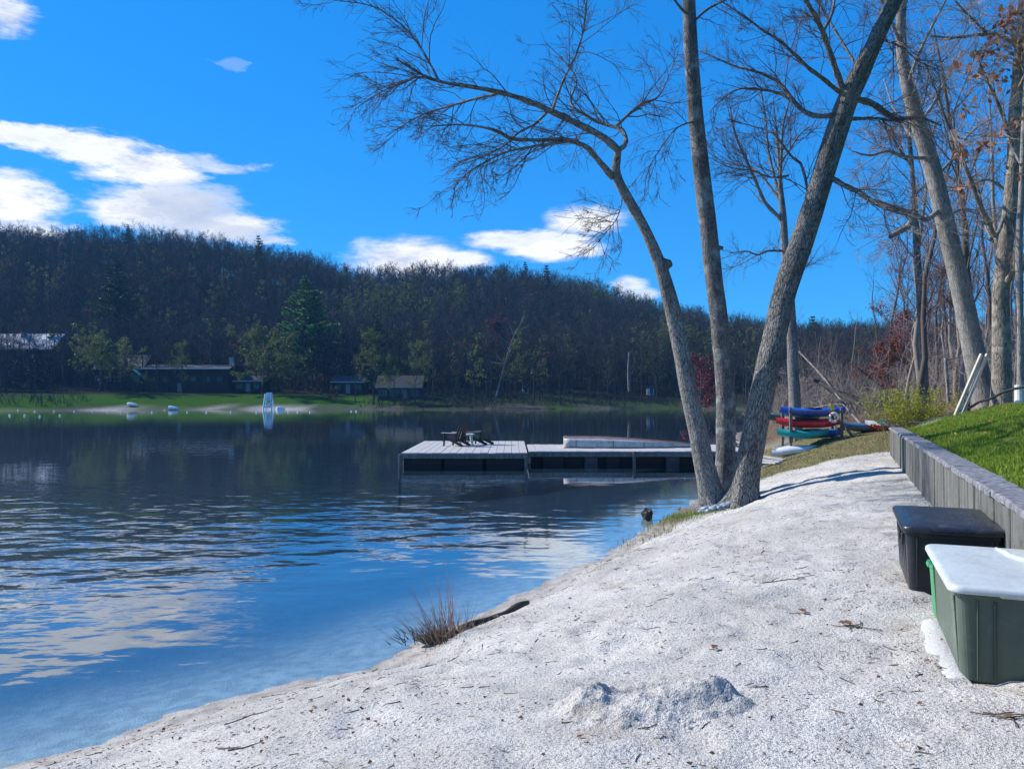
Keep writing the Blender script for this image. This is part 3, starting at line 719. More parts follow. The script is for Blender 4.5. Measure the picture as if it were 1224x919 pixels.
LF_WIL = leaf_mat('young_green_leaf', (.085, .12, .03), (.15, .18, .05))
LF_PINE = leaf_mat('pine_needle', (.018, .05, .022), (.045, .095, .035))
LF_WPINE = leaf_mat('bright_pine_needle', (.05, .15, .05), (.11, .25, .08))
LF_SPR = leaf_mat('spruce_needle', (.010, .020, .016), (.022, .036, .026))
LF_RED = leaf_mat('red_blossom', (.13, .028, .038), (.21, .055, .07))
LF_GRASS = leaf_mat('grass_blade', (.10, .18, .015), (.28, .36, .045))
LF_DRY = leaf_mat('dry_grass_blade', (.14, .12, .05), (.32, .26, .15))

def spline(pts, rad, n):
    """Catmull-Rom through pts, resampled evenly to n"""
    pts = np.asarray(pts, float); rad = np.asarray(rad, float)
    p = np.vstack([2*pts[0]-pts[1], pts, 2*pts[-1]-pts[-2]]); out = []; rr = []
    for i in range(1, len(p)-2):
        for t in np.linspace(0, 1, 12, endpoint=False):
            a, b, c, d = p[i-1], p[i], p[i+1], p[i+2]
            out.append(.5*((2*b)+(-a+c)*t+(2*a-5*b+4*c-d)*t*t+(-a+3*b-3*c+d)*t**3)); rr.append(rad[i-1]+(rad[i]-rad[i-1])*t)
    out.append(pts[-1]); rr.append(rad[-1]); out = np.array(out); s = np.r_[0, np.cumsum(np.linalg.norm(np.diff(out, axis=0), axis=1))]
    u = np.linspace(0, s[-1], n)
    return np.stack([np.interp(u, s, out[:, k]) for k in range(3)], -1), np.interp(u, s, rr)
def px_line(pts, wid, n):
    """limb from (px, py, Y) stations and pixel widths"""
    W = np.array([at(*p) for p in pts]); Y = np.array([p[2] for p in pts])
    return spline(W, np.asarray(wid, float)*.5*Y/FPX, n)
def spawn(rng, P0, R0, n, t0, t1, a0, a1, lf, rr, N=5, wob=.15, trop=(0, 0, 1), tw=.05, rmin=.004, labs=None, endr=.3):
    B, PN, _ = P0.shape
    ix = np.repeat(np.arange(B), n); t = rng.uniform(t0, t1, len(ix))
    f = t*(PN-1); i = np.minimum(f.astype(int), PN-2); u = (f-i)[:, None]
    pos = P0[ix, i]*(1-u)+P0[ix, i+1]*u; tan = unit(P0[ix, i+1]-P0[ix, i]); r = R0[ix, i]*(1-u[:, 0])+R0[ix, i+1]*u[:, 0]
    pl = np.linalg.norm(np.diff(P0, axis=1), axis=2).sum(1)[ix]
    pr = rng.normal(size=(len(ix), 3)); pr = unit(pr-(pr*tan).sum(1, keepdims=True)*tan)
    a = rng.uniform(a0, a1, len(ix))[:, None]
    d = unit(np.cos(a)*tan+np.sin(a)*pr)
    L = (labs if labs is not None else pl*lf)*rng.uniform(.55, 1.2, len(ix))*(1-.45*(t-t0)/max(t1-t0, 1e-6))
    pts = [pos]; tr = np.array(trop, float)*tw
    for k in range(N-1):
        d = unit(d+tr+rng.normal(0, wob, d.shape)); pts.append(pts[-1]+d*(L/(N-1))[:, None])
    r0 = np.maximum(np.minimum(r*rr, L*.008+.0022), rmin); rad = np.maximum(r0[:, None]*np.linspace(1, endr, N)[None], rmin*.7)
    return np.stack(pts, 1), rad
def hero_trunk(name, P, Rr, mat, parent, S=30, amp=.012, flare=None, seed=0, kf=9.0):
    """trunk with lumps and ridges of its own, carrying straightened bark coordinates"""
    n = len(P); s = np.r_[0, np.cumsum(np.linalg.norm(np.diff(P, axis=0), axis=1))]
    Rr = Rr.copy(); a = np.arange(S)*2*math.pi/S
    C = np.stack([np.cos(a)[None]*Rr[:, None], np.sin(a)[None]*Rr[:, None], np.broadcast_to(s[:, None], (n, S))], -1)
    q = C*np.array([kf, kf, 1.6]); dis = (vn3(q, seed)-.5)*2*amp+(vn3(C*np.array([2.5, 2.5, .9])+5, seed+1)-.5)*Rr[:, None]*.22
    rad = Rr[:, None]+dis
    if flare: rad = rad*(1+flare*(np.exp(-s/.30)*1.25)[:, None]*(1+.6*np.sin(a*5+seed+.5*np.sin(a*2))[None]))
    T = unit(np.gradient(P, axis=0)); ref = np.array([0.0, 1, 0]); n1 = unit(np.cross(np.cross(T, ref), T)); n2 = np.cross(T, n1)
    V = P[:, None]+rad[..., None]*(np.cos(a)[None, :, None]*n1[:, None]+np.sin(a)[None, :, None]*n2[:, None])
    i = (np.arange(n-1)*S)[:, None]; j = np.arange(S)[None]; j2 = (j+1) % S
    F = np.stack([i+j, i+j2, i+S+j2, i+S+j], -1).reshape(-1, 4)
    return mk(name, V.reshape(-1, 3), [F, np.array([list(range((n-1)*S, n*S))])], mat, parent, True, {'bark': C.reshape(-1, 3)})
def limb_obj(P, Rr, mat, parent, S=10):
    s = np.r_[0, np.cumsum(np.linalg.norm(np.diff(P, axis=0), axis=1))]
    V, F = tubes(P[None], Rr[None], S); a = np.arange(S)*2*math.pi/S
    C = np.stack([np.cos(a)[None]*Rr[:, None], np.sin(a)[None]*Rr[:, None], np.broadcast_to(s[:, None], (len(P), S))], -1)
    return mk('limb', V, F, mat, parent, True, {'bark': C.reshape(-1, 3)})
def crown_mesh(parts, mat, parent, name='crown', local=None):
    Vs, Fs, n = [], [], 0
    for P, q, S in parts:
        V, F = tubes(P, q, S); Vs.append(V); Fs.append(F+n); n += len(V)
    return mk(name, np.concatenate(Vs), np.concatenate(Fs), mat, parent, False, None, 'stuff')
def leaves(rng, pts, size, mat, name, parent, droop=.5, kind='stuff', aspect=.5):
    n = len(pts); d = unit(rng.normal(size=(n, 3))+np.array([0, 0, -droop])); sd = unit(np.cross(d, rng.normal(size=(n, 3))))
    l = size*rng.uniform(.6, 1.3, (n, 1)); w = l*aspect*.5
    V = np.stack([pts, pts+d*l*.5+sd*w, pts+d*l, pts+d*l*.5-sd*w], 1)
    tint = np.repeat(rng.uniform(0, 1, n), 4)
    return mk(name, V.reshape(-1, 3), np.arange(n*4).reshape(-1, 4), mat, parent, False, {'tint': tint}, kind)

def hero(name, label, trunk, wid, limbs, mat, tw_mat, seed, n=150, S=30, flare=.35, amp=.012, trop=(0, 0, 1), tw=.06, dens=1.0, extra=None, reach=1.0, kf=9.0):
    """a tree traced station by station: trunk, limbs, then two or three orders of twigs grown from the limbs"""
    rng = np.random.default_rng(seed)
    P, q = px_line(trunk, np.asarray(wid)*.81, n)
    base = P[0].copy(); base[2] = gz(base[0], base[1])
    P[0][2] = min(P[0][2], base[2]-.12)
    t = thing(name, label, 'tree', base); L = []
    hero_trunk('trunk', P-base, q, mat, t, S, amp, flare, seed, kf)
    parts = []
    for pts, wd in limbs:
        lp, lq = px_line(pts, np.asarray(wd)*.88, 26)
        wl = np.cumsum(rng.normal(0, .012, lp.shape)*np.linalg.norm(lp[-1]-lp[0])*.12, 0); wl[0] = 0; lp = lp+wl*.6
        lq = lq*(1+.10*np.sin(np.arange(26)*1.9+seed))
        limb_obj(lp-base, lq, mat, t); L.append((lp, lq))
    if L:
        LP = np.array([l[0] for l in L]); LR = np.array([l[1] for l in L])
        a1, r1 = spawn(rng, LP, LR, max(3, int(13*dens)), .12, 1, .45, 1.1, 0, .5, 7, .16, trop, tw, .006, reach*1.25, .35)
        a2, r2 = spawn(rng, a1, r1, 7, .12, 1, .4, 1.0, .52, .62, 6, .16, trop, tw, .0038, None, .4)
        a3, r3 = spawn(rng, a2, r2, 5, .15, 1, .4, 1.0, .6, .7, 4, .15, trop, tw, .0028, None, .5)
        e2, er2 = spawn(rng, LP, LR, int(16*dens), .3, 1, .5, 1.2, 0, .3, 5, .16, trop, tw, .0045, reach*.5, .4)
        parts = [(a1-base, r1, 5), (a2-base, r2, 4), (a3-base, r3, 3), (e2-base, er2, 3)]
        crown_mesh(parts, tw_mat, t)
    return t, L, base

# the three trunks at the water's edge -------------------------------------------------
D = 16.6
lt = [(854, 606, D), (848, 585, D), (841, 552, D), (833, 510, D), (823, 468, D), (815, 425, D), (806, 380, D), (793, 328, D-.1), (777, 287, D-.2), (758, 250, D-.3), (742, 222, D-.4), (736, 205, D-.4), (737, 192, D-.4), (739, 178, D-.5)]
lw = [38, 33, 29, 27, 25.5, 24.5, 23, 20, 17, 15.5, 14, 13.5, 12, 10]
limbs = [
    ([(739, 180, 16.1), (722, 165, 16.0), (690, 148, 15.8), (660, 133, 15.6), (636, 122, 15.4), (600, 111, 15.2), (560, 103, 15), (530, 98, 14.9), (505, 88, 14.8), (475, 70, 14.7)], [10, 9.5, 9, 8, 7.5, 6.5, 5.5, 4.5, 3.5, 2]),
    ([(524, 96, 14.9), (515, 78, 14.8), (495, 45, 14.6), (468, 20, 14.4), (440, 6, 14.2), (400, 0, 14.0)], [3.5, 3.2, 2.6, 2.2, 1.6, 1]),
    ([(733, 213, 16.2), (713, 190, 16.0), (698, 175, 15.7), (672, 167, 15.4), (640, 168, 15.1), (612, 166, 14.8), (590, 156, 14.5), (555, 150, 14.3), (515, 152, 14.0)], [9, 8, 7, 6, 5, 5, 4, 2.6, 1.5]),
    ([(739, 180, 16.1), (749, 171, 16.2), (743, 155, 16.4), (725, 150, 16.6), (700, 138, 16.8), (681, 122, 17.0), (688, 95, 17.2), (670, 70, 17.4), (650, 50, 17.6)], [7, 6.5, 6, 5, 4, 3, 2.4, 1.6, 1]),
    ([(736, 152, 16.5), (752, 136, 16.7), (768, 124, 16.9), (786, 115, 17.1), (795, 100, 17.2), (810, 60, 17.4)], [4.5, 4, 3.2, 2.2, 1.6, 1]),
    ([(690, 168, 15.6), (660, 172, 15.2), (625, 177, 14.9), (598, 184, 14.7), (560, 205, 14.4), (540, 225, 14.2)], [4.5, 4, 3.4, 2.6, 1.6, 1]),
    ([(655, 133, 15.6), (640, 148, 15.3), (620, 158, 15.0), (600, 175, 14.6), (570, 190, 14.4), (540, 200, 14.2)], [4, 3.6, 3, 2.2, 1.6, 1]),
    ([(525, 98, 14.9), (500, 92, 14.8), (480, 100, 14.6), (455, 110, 14.4), (425, 130, 14.2)], [3, 2.8, 2.2, 1.6, 1]),
    ([(600, 111, 15.2), (570, 118, 15.6), (535, 128, 16.0), (500, 140, 16.4), (460, 165, 16.8)], [4, 3.4, 2.6, 1.8, 1]),
    ([(660, 133, 15.6), (672, 100, 15.0), (690, 62, 14.6), (700, 25, 14.2), (705, -30, 13.8)], [4, 3.2, 2.6, 2, 1.4]),
    ([(745, 230, 16.2), (738, 260, 16.0), (715, 290, 15.8)], [1.8, 1.4, .8])]
tL, LL, bL = hero('leaning_tree', 'grey trunk leaning out over the lake, long bare limb reaching left', lt, lw, limbs, BK_L, TW, 31, 170, 32, .30, .014, (-.6, -.1, -.25), .10, 1.25, reach=1.15)
kp = at(797, 316, D-.12)-bL
m = MB(); m.tube(np.array([kp+[-.08, 0, 0], kp+[.02, -.02, .0], kp+[.09, -.02, .03]]), [.15, .11, .07], 10); m.build('broken_stub', BK_S, tL, True)
D = 17.3
mt = [(866, 612, D), (866, 585, D), (867, 550, D), (868, 510, D), (867, 470, D), (863, 420, D), (858, 370, D), (852, 320, D), (845, 260, D), (838, 200, D), (832, 140, D), (827, 80, D), (824, 20, D), (822, -60, D), (819, -150, D)]
mw = [36, 31, 29, 28, 27, 27, 26, 25, 24, 23, 22, 21, 20, 18, 15]
limbs = [([(823, 20, D), (806, 0, D-.3), (790, -30, D-.6), (775, -80, D-1)], [4, 3.4, 2.6, 1.6]), ([(825, 30, D), (845, 12, D+.3), (868, 0, D+.5), (900, -15, D+.8)], [4, 3.4, 2.6, 1.6]),
         ([(820, -100, D), (800, -160, D-.5), (770, -230, D-1)], [6, 4, 2]), ([(833, 145, D), (812, 152, D-.4), (795, 170, D-.7), (775, 205, D-1), (770, 240, D-1.2)], [2.4, 2, 1.6, 1.2, .8])]
tM, _, bM = hero('tall_straight_tree', 'tall straight trunk with pale patches, middle of the three at the water', mt, mw, limbs, BK_M, TW, 32, 180, 30, .25, .010, (0, -.1, -.6), .12, .8, reach=.95)
kp = at(859, 297, D)-bM
m = MB(); m.tube(np.array([kp+[-.08, 0, 0], kp+[.03, -.02, .01], kp+[.09, -.02, .0]]), [.06, .05, .035], 8); m.build('broken_stub', BK_S, tM, True)
D = 16.2
rt = [(887, 607, D), (889, 588, D), (894, 555, D), (903, 508, D), (915, 450, D), (928, 390, D), (941, 340, D), (958, 290, D), (975, 240, D), (990, 192, D), (1003, 150, D), (1014, 118, D), (1036, 72, D+.1), (1056, 30, D+.1), (1078, -20, D+.2), (1105, -90, D+.3), (1130, -170, D+.4)]
rw = [46, 39, 35, 34.5, 34, 34, 34, 33, 32, 31.5, 31, 30, 25, 23, 21, 18, 14]
limbs = [
    ([(1002, 150, 16.1), (1014, 112, 15.95), (1026, 82, 15.9), (1046, 40, 15.9), (1066, -5, 15.9), (1080, -60, 15.9), (1090, -130, 15.9)], [17, 17, 16, 15, 13, 10, 6]),
    ([(1010, 115, 16), (1000, 86, 15.8), (990, 58, 15.6), (983, 38, 15.5), (972, 15, 15.3), (955, -15, 15.1), (930, -60, 14.8)], [9, 8, 7.5, 7.5, 6, 5, 3]),
    ([(983, 40, 15.5), (995, 15, 15.7), (998, -20, 15.9), (1005, -70, 16.2)], [5, 4, 3, 2]),
    ([(998, 138, 16.1), (977, 139, 16.3), (964, 135, 16.4), (951, 124, 16.6), (937, 106, 16.8), (919, 92, 17), (894, 83, 17.2), (876, 78, 17.4), (850, 66, 17.6), (835, 60, 17.8)], [8, 7, 6.5, 6, 5, 4.5, 3.5, 2.8, 1.8, 1]),
    ([(1003, 110, 16), (990, 99, 15.7), (978, 90, 15.4), (964, 79, 15.1), (948, 63, 14.8), (930, 48, 14.5), (908, 34, 14.2), (890, 20, 14), (866, 5, 13.8), (840, -15, 13.6)], [6, 6, 5.5, 5, 4.5, 4, 3, 2.4, 1.8, 1.2]),
    ([(952, 125, 16.6), (932, 112, 17), (902, 106, 17.3), (880, 108, 17.5), (862, 120, 17.7), (848, 135, 17.8)], [4, 3.6, 3, 2.4, 1.6, 1]),
    ([(1020, 118, 16.3), (1040, 123, 16.6), (1055, 132, 16.9), (1072, 142, 17.2), (1100, 141, 17.6), (1125, 150, 18)], [9, 8.5, 8, 6, 4, 2]),
    ([(1014, 143, 16.3), (1030, 142, 16.5), (1050, 142, 16.8), (1080, 146, 17.2)], [6, 5, 4, 2]),
    ([(986, 208, 16.2), (1006, 220, 16.0), (1025, 229, 15.8), (1043, 240, 15.6), (1060, 248, 15.4), (1085, 256, 15.2), (1110, 262, 15)], [7, 7, 6.5, 7, 6, 4, 2.5]),
    ([(970, 258, 16.2), (958, 200, 16.4), (947, 189, 16.5), (934, 172, 16.7), (920, 158, 16.9), (895, 150, 17.1), (868, 142, 17.3)], [3, 4, 3.4, 2.8, 2.2, 1.6, 1]),
    ([(1030, 90, 16.2), (1000, 40, 17), (975, 0, 17.6), (950, -40, 18.2)], [4, 3.4, 2.6, 1.6]),
    ([(1048, 45, 16.2), (1075, 55, 16), (1100, 75, 15.8), (1125, 85, 15.6)], [4, 3, 2, 1.2]),
    ([(943, 210, 16.6), (920, 212, 16.7), (900, 204, 16.8), (872, 200, 16.9), (846, 188, 17)], [3, 2.4, 2, 1.4, .8])]
tR, _, bR = hero('forked_leaning_tree', 'thick dark trunk leaning right and forking high, rightmost at the water', rt, rw, limbs, BK_R, TW, 33, 180, 34, .42, .020, (-.3, 0, .1), .06, 1.1, reach=1.0, kf=8)

# trees along the path and up the bank -------------------------------------------------
D = 34
limbs = [([(933, 262, D), (915, 243, D), (902, 215, D-.5), (890, 188, D-1), (878, 160, D-1.4), (872, 128, D-1.8)], [6, 5, 4.4, 3.8, 3, 1.6]), ([(934, 242, D), (926, 215, D+.5), (918, 180, D+1), (914, 140, D+1.5), (908, 105, D+2)], [5, 4.4, 3.6, 2.6, 1.4]),
         ([(932, 225, D), (934, 190, D-.6), (936, 150, D-1), (945, 115, D-1.5)], [5, 4, 3, 1.6]), ([(931, 200, D), (945, 178, D), (958, 160, D+.4), (972, 150, D+.8)], [3, 2.6, 2, 1]), ([(937, 300, D), (918, 300, D-.4), (905, 304, D-.7), (892, 300, D-1), (872, 302, D-1.2)], [3.4, 3, 2.4, 2, 1]),
         ([(933, 240, D), (905, 205, D+1), (888, 199, D+1.6), (862, 196, D+2.2)], [4, 3.2, 2.4, 1.2]), ([(943, 352, D), (952, 345, D), (950, 334, D), (958, 322, D-.3), (966, 312, D-.6)], [3, 3, 2.2, 1.4, .8])]
hero('upright_tree', 'upright grey tree with a spreading top behind the kayak rack', [(950, 505, D), (950, 480, D), (948, 440, D), (946, 390, D), (943, 340, D), (939, 300, D), (936, 260, D), (933, 225, D), (931, 190, D), (928, 155, D), (924, 120, D)],
     [20, 17, 15.5, 14.5, 13, 11.5, 10, 7, 5, 3.6, 2], limbs, BK_L, TW, 34, 90, 18, .2, .012, (0, 0, 1), .06, .9, reach=2.0)
D = 21.5
limbs = [([(1124, 250, D), (1108, 262, D-.4), (1092, 257, D-.8), (1075, 252, D-1.2), (1052, 243, D-1.6), (1035, 238, D-2)], [7, 7, 6.5, 8, 5, 3]), ([(1092, 258, D-.8), (1086, 270, D-1), (1076, 276, D-1.2), (1064, 283, D-1.4)], [8, 9, 8, 6]),
         ([(1112, 190, D), (1085, 188, D-.5), (1062, 182, D-1), (1040, 187, D-1.5), (1020, 182, D-2)], [5, 4.6, 4, 3, 1.6]), ([(1098, 150, D), (1115, 125, D+.5), (1130, 95, D+1), (1150, 60, D+1.5)], [5, 4, 3, 1.6]), ([(1118, 210, D), (1140, 190, D+.5), (1160, 160, D+1), (1190, 140, D+1.5)], [5, 4, 3, 1.6]),
         ([(1105, 175, D), (1088, 160, D+1), (1070, 130, D+2), (1058, 95, D+3)], [4, 3.4, 2.6, 1.6]), ([(1085, 100, D), (1100, 60, D-1), (1120, 20, D-2), (1140, -20, D-3)], [5, 4, 3, 2]), ([(1128, 262, D), (1150, 250, D+1), (1180, 255, D+2)], [4, 3, 1.6]),
         ([(1076, 50, D), (1062, 20, D-1), (1045, -20, D-2)], [5, 4, 2])]
hero('beech_tree', 'smooth grey beech curving left with pale boards leaning on its foot', [(1184, 500, D), (1180, 482, D), (1171, 452, D), (1162, 412, D), (1153, 365, D), (1143, 320, D), (1133, 280, D), (1122, 232, D), (1111, 190, D), (1100, 155, D), (1090, 122, D), (1082, 88, D), (1077, 50, D), (1078, 10, D), (1086, -40, D), (1095, -100, D)],
     [46, 38, 32, 29, 27.5, 26.5, 25.5, 24, 23.5, 21.5, 19.5, 17, 15, 13.5, 11, 8], limbs, BK_B, TW_P, 35, 150, 26, .22, .008, (-.1, 0, .3), .06, .8, reach=1.5)
D = 32
hero('slim_dark_tree', 'slim dark straight trunk rising out of the yellow green bush', [(1108, 500, D), (1106, 465, D), (1103, 410, D), (1099, 350, D), (1096, 300, D), (1093, 240, D), (1089, 190, D), (1085, 140, D), (1082, 80, D), (1080, 20, D)], [13, 11, 10.5, 9.5, 9, 8, 7, 6, 4.6, 3],
     [([(1090, 200, D), (1070, 170, D), (1055, 140, D)], [4, 3, 1.4]), ([(1093, 235, D), (1110, 215, D+1), (1125, 180, D+2)], [3.4, 2.6, 1.4]), ([(1087, 160, D), (1105, 120, D), (1112, 80, D-1)], [3.4, 2.6, 1.2]), ([(1083, 90, D), (1060, 50, D+1), (1050, 10, D+2)], [3, 2.4, 1.2])],
     BK_R, TW, 36, 70, 14, .15, .006, (0, 0, .5), .06, 1.0, reach=1.7)
D = 20.5
oakL = [([(1204, 250, D), (1190, 282, D-.3), (1182, 268, D-.6), (1168, 240, D-1), (1158, 212, D-1.3), (1147, 186, D-1.6), (1132, 150, D-2), (1117, 110, D-2.3), (1105, 75, D-2.6)], [5, 6, 6, 5.5, 5, 4.5, 4, 3, 2]), ([(1198, 345, D), (1212, 325, D-.4), (1228, 312, D-.8), (1260, 300, D-1)], [9, 8, 7, 5]),
        ([(1212, 180, D), (1195, 130, D-.8), (1180, 95, D-1.6), (1165, 60, D-2.2)], [5, 4.4, 3.4, 2]), ([(1220, 60, D), (1195, 42, D-.8), (1170, 42, D-1.6), (1145, 46, D-2.4), (1115, 44, D-3)], [5, 5, 4.5, 3.4, 2]), ([(1180, 41, D-1.4), (1165, 25, D-1.8), (1150, 10, D-2.2), (1130, -15, D-2.6)], [3.6, 3, 2.4, 1.4]),
        ([(1216, 110, D), (1235, 70, D-1), (1250, 20, D-2)], [5, 4, 2]), ([(1207, 230, D), (1180, 215, D+.6), (1150, 225, D+1.2), (1120, 232, D+1.8)], [4, 3.4, 2.6, 1.4]), ([(1200, 310, D), (1180, 275, D+1), (1172, 250, D+1.6), (1165, 230, D+2)], [4, 3.2, 2.4, 1.4])]
tO, oL, bO = hero('oak_tree', 'flaking grey oak with dead brown leaves on its twigs, on the bank', [(1196, 500, D), (1196, 478, D), (1197, 440, D), (1197, 390, D), (1197, 345, D), (1201, 305, D), (1206, 260, D), (1210, 210, D), (1213, 150, D), (1217, 90, D), (1221, 30, D), (1226, -40, D), (1230, -110, D)],
     [32, 27, 25, 24, 24, 22, 19.5, 18, 17, 15, 13, 11, 8], oakL, BK_G, TW_P, 37, 120, 24, .2, .016, (-.2, -.1, 0), .06, 1.1, reach=1.25)
rng = np.random.default_rng(91)
cl_ = []
for (px, py, Y, sp, n_) in [(1205, 25, 18.5, .16, 34), (1192, 45, 18.2, .18, 26), (1213, 15, 18.6, .18, 30), (1180, 62, 18.2, .2, 26), (1166, 83, 18, .14, 20), (1145, 85, 17.8, .12, 14), (1215, 70, 18.6, .24, 24), (1195, 95, 18.3, .22, 20), (1152, 176, 17.8, .12, 20), (1172, 172, 17.8, .12, 22), (1145, 182, 17.8, .1, 12), (1148, 222, 18, .12, 12), (1160, 130, 18, .16, 16), (1210, 150, 18.4, .2, 18), (1190, 185, 18.4, .16, 10), (1222, 45, 18, .2, 26), (1213, 200, 18.5, .2, 10)]:
    cl_.append(at(px, py, Y)+rng.normal(0, sp, (n_, 3))*np.array([1, 1, .7]))
lp = np.concatenate(cl_)-bO
leaves(rng, lp, .17, LF_OAK, 'foliage', tO, .9, 'stuff', .55)
# twigs that carry those leaf clusters
tp = []
for c_ in cl_:
    ct = c_.mean(0)
    for k in range(5):
        src = min((l[0] for l in oL), key=lambda L_: np.linalg.norm(L_-ct, axis=1).min()); a_ = src[np.linalg.norm(src-ct, axis=1).argmin()]
        e = c_[rng.integers(len(c_))]; mid = (a_+e)/2+rng.normal(0, .08, 3); tp.append(spline([a_, mid, e], [1, 1, 1], 6)[0])
V, F = tubes(np.array(tp)-bO, np.broadcast_to(np.linspace(.009, .004, 6), (len(tp), 6)), 4); mk('leaf_twig', V, F, TW_P, tO, False, None, 'stuff')
D = 19
hero('thin_pale_tree', 'thin pale trunk at the right edge with a white guard on its foot', [(1219, 490, D), (1219, 470, D), (1220, 420, D), (1219, 360, D), (1218, 300, D), (1221, 230, D), (1224, 150, D), (1228, 60, D), (1232, -40, D)], [13, 10, 9.5, 9, 9, 8, 7, 6, 4],
     [([(1219, 330, D), (1240, 290, D), (1262, 240, D)], [3.4, 2.8, 1.6]), ([(1222, 200, D), (1205, 165, D+.5), (1198, 120, D+1)], [3, 2.4, 1.4]), ([(1226, 90, D), (1212, 50, D), (1206, 10, D)], [3, 2.4, 1.4])], BK_B, TW_P, 38, 70, 14, .2, .004, (0, 0, .5), .06, 1.0, reach=1.1)
gd = at(1219, 462, 18.95); gb = gz(gd[0], gd[1])
M_PVC = simple('white_guard', (.66, .66, .64), .5, .12, 4)
m = MB(); m.lathe([(.115, 0), (.118, .02), (.112, .30), (.116, .31), (.112, .32), (.112, .5), (.095, .5)], 14); o = m.build('tree_guard', M_PVC); o.location = (gd[0], gd[1], gb-.03); tag(o, 'white plastic guard round the foot of the thin pale tree', 'tree guard')

# ------------------------------------------------------------------ kinds of bare tree for the woods and the hill
def bare_tree(seed, h, spread, mat_t, mat_c, lean=.0, bud=None, first=.35, fine=3, col='w', nl=16, ang=(.5, 1.0), up=.11, fat=1.0):
    """returns (trunk mesh, crown mesh, bud mesh or None)"""
    r = np.random.default_rng(seed)
    n = 9; z = np.linspace(0, 1, n); P = np.c_[np.cumsum(r.normal(0, .012, n))*h+lean*h*z*z, np.cumsum(r.normal(0, .012, n))*h, z*h*.92]; P[0, :2] = 0; P[:, 2] -= .25
    q = h*.0098*(1-.86*z)+.01; q[0] *= 1.25
    V, F = tubes(P[None], q[None], 7); tm = mk_me('trunk', V, F, mat_t, True)
    a1, r1 = spawn(r, P[None], q[None], nl, first, 1, ang[0], ang[1], 0, .55, 6, .13, (0, 0, 1), up, .012*fat, h*spread, .25)
    a2, r2 = spawn(r, a1, r1, 5, .2, 1, .4, .95, .5, .6, 5, .15, (0, 0, 1), .08, .008*fat, None, .35)
    parts = [(a1, r1, 4), (a2, r2, 3)]
    if fine > 2:
        a3, r3 = spawn(r, a2, r2, 4, .15, 1, .4, .95, .55, .7, 3, .14, (0, 0, 1), .05, .006*fat, None, .6); parts.append((a3, r3, 3)); tips = a3
    else: tips = a2
    Vs, Fs, k = [], [], 0
    for p, q_, S in parts:
        V, F = tubes(p, q_, S); Vs.append(V); Fs.append(F+k); k += len(V)
    cm = mk_me('crown', np.concatenate(Vs), np.concatenate(Fs), mat_c, False)
    bm_ = None
    if bud:
        sz, mt_, per = bud; pt = tips[:, 1:].reshape(-1, 3); pt = pt[r.integers(0, len(pt), int(len(pt)*per))]+r.normal(0, .12, (int(len(pt)*per), 3))
        n_ = len(pt); d = unit(r.normal(size=(n_, 3))); sd = unit(np.cross(d, r.normal(size=(n_, 3)))); l = sz*r.uniform(.6, 1.3, (n_, 1))
        Vb = np.stack([pt, pt+d*l*.5+sd*l*.35, pt+d*l, pt+d*l*.5-sd*l*.35], 1).reshape(-1, 3)
        bm_ = mk_me('foliage', Vb, np.arange(n_*4).reshape(-1, 4), mt_, False, {'tint': np.repeat(r.uniform(0, 1, n_), 4)})
    return tm, cm, bm_
def plant_tree(meshes, name, label, cat, loc, rz, sc, group, parts=('trunk', 'crown', 'foliage')):
    t = thing(name, label, cat, loc, rz, group); t.scale = (sc, sc, sc)
    for nm, me in zip(parts, meshes):
        if me: 
            o = link(nm, me, t)
            if nm != 'trunk': o['kind'] = 'stuff'
    return t
WOOD = [bare_tree(100+k, 15, .30, TW_P if k % 2 else TW, [TW, TW_P, TW][k % 3], r_, None, .3) for k, r_ in enumerate((.05, -.08, .1, 0, -.03))]
WOODB = [bare_tree(120+k, 13, .30, TW, TW, r_, (.07, LF_BUD, .45), .25) for k, r_ in enumerate((.04, -.06))]
rng = np.random.default_rng(55)
G_W = 'bare trees in the woods beyond the bank'
spots = []
for k in range(2600):
    px = rng.uniform(850, 1420); Y = rng.uniform(27, 120)
    x = (px-CX)/FPX*Y; 
    if px < 1085 and Y < 60: continue
    if px < 960 and Y < 95: continue
    if 960 <= px < 1085 and Y < 80 and rng.uniform() < .6: continue
    if shore_d(np.array([x]), np.array([Y]))[0] < 2.5: continue
    if all((x-a)**2+(Y-b)**2 > (2.3+Y*.022)**2 for a, b in spots): spots.append((x, Y))
    if len(spots) > 135: break
for k, (x, Y) in enumerate(spots):
    px = CX+x/Y*FPX
    z = gz(x, Y)
    if px < 1050 or (k % 5 == 0 and px < 1150):
        me = WOODB[k % 2] if k % 3 == 0 else WOOD[k % 5]; sc = rng.uniform(.55, .85)
    else: me = WOODB[k % 2] if k % 9 == 0 else WOOD[k % 5]; sc = rng.uniform(.85, 1.25)
    red = me in WOODB
    plant_tree(me, 'budding_tree' if red else 'bare_tree', 'thin tree hazed with red buds in the woods beyond the bank' if red else 'bare brown grey tree in the woods beyond the bank', 'tree', (x, Y, z), rng.uniform(0, 6.28), sc*.86, 'budding trees in the woods' if red else G_W)
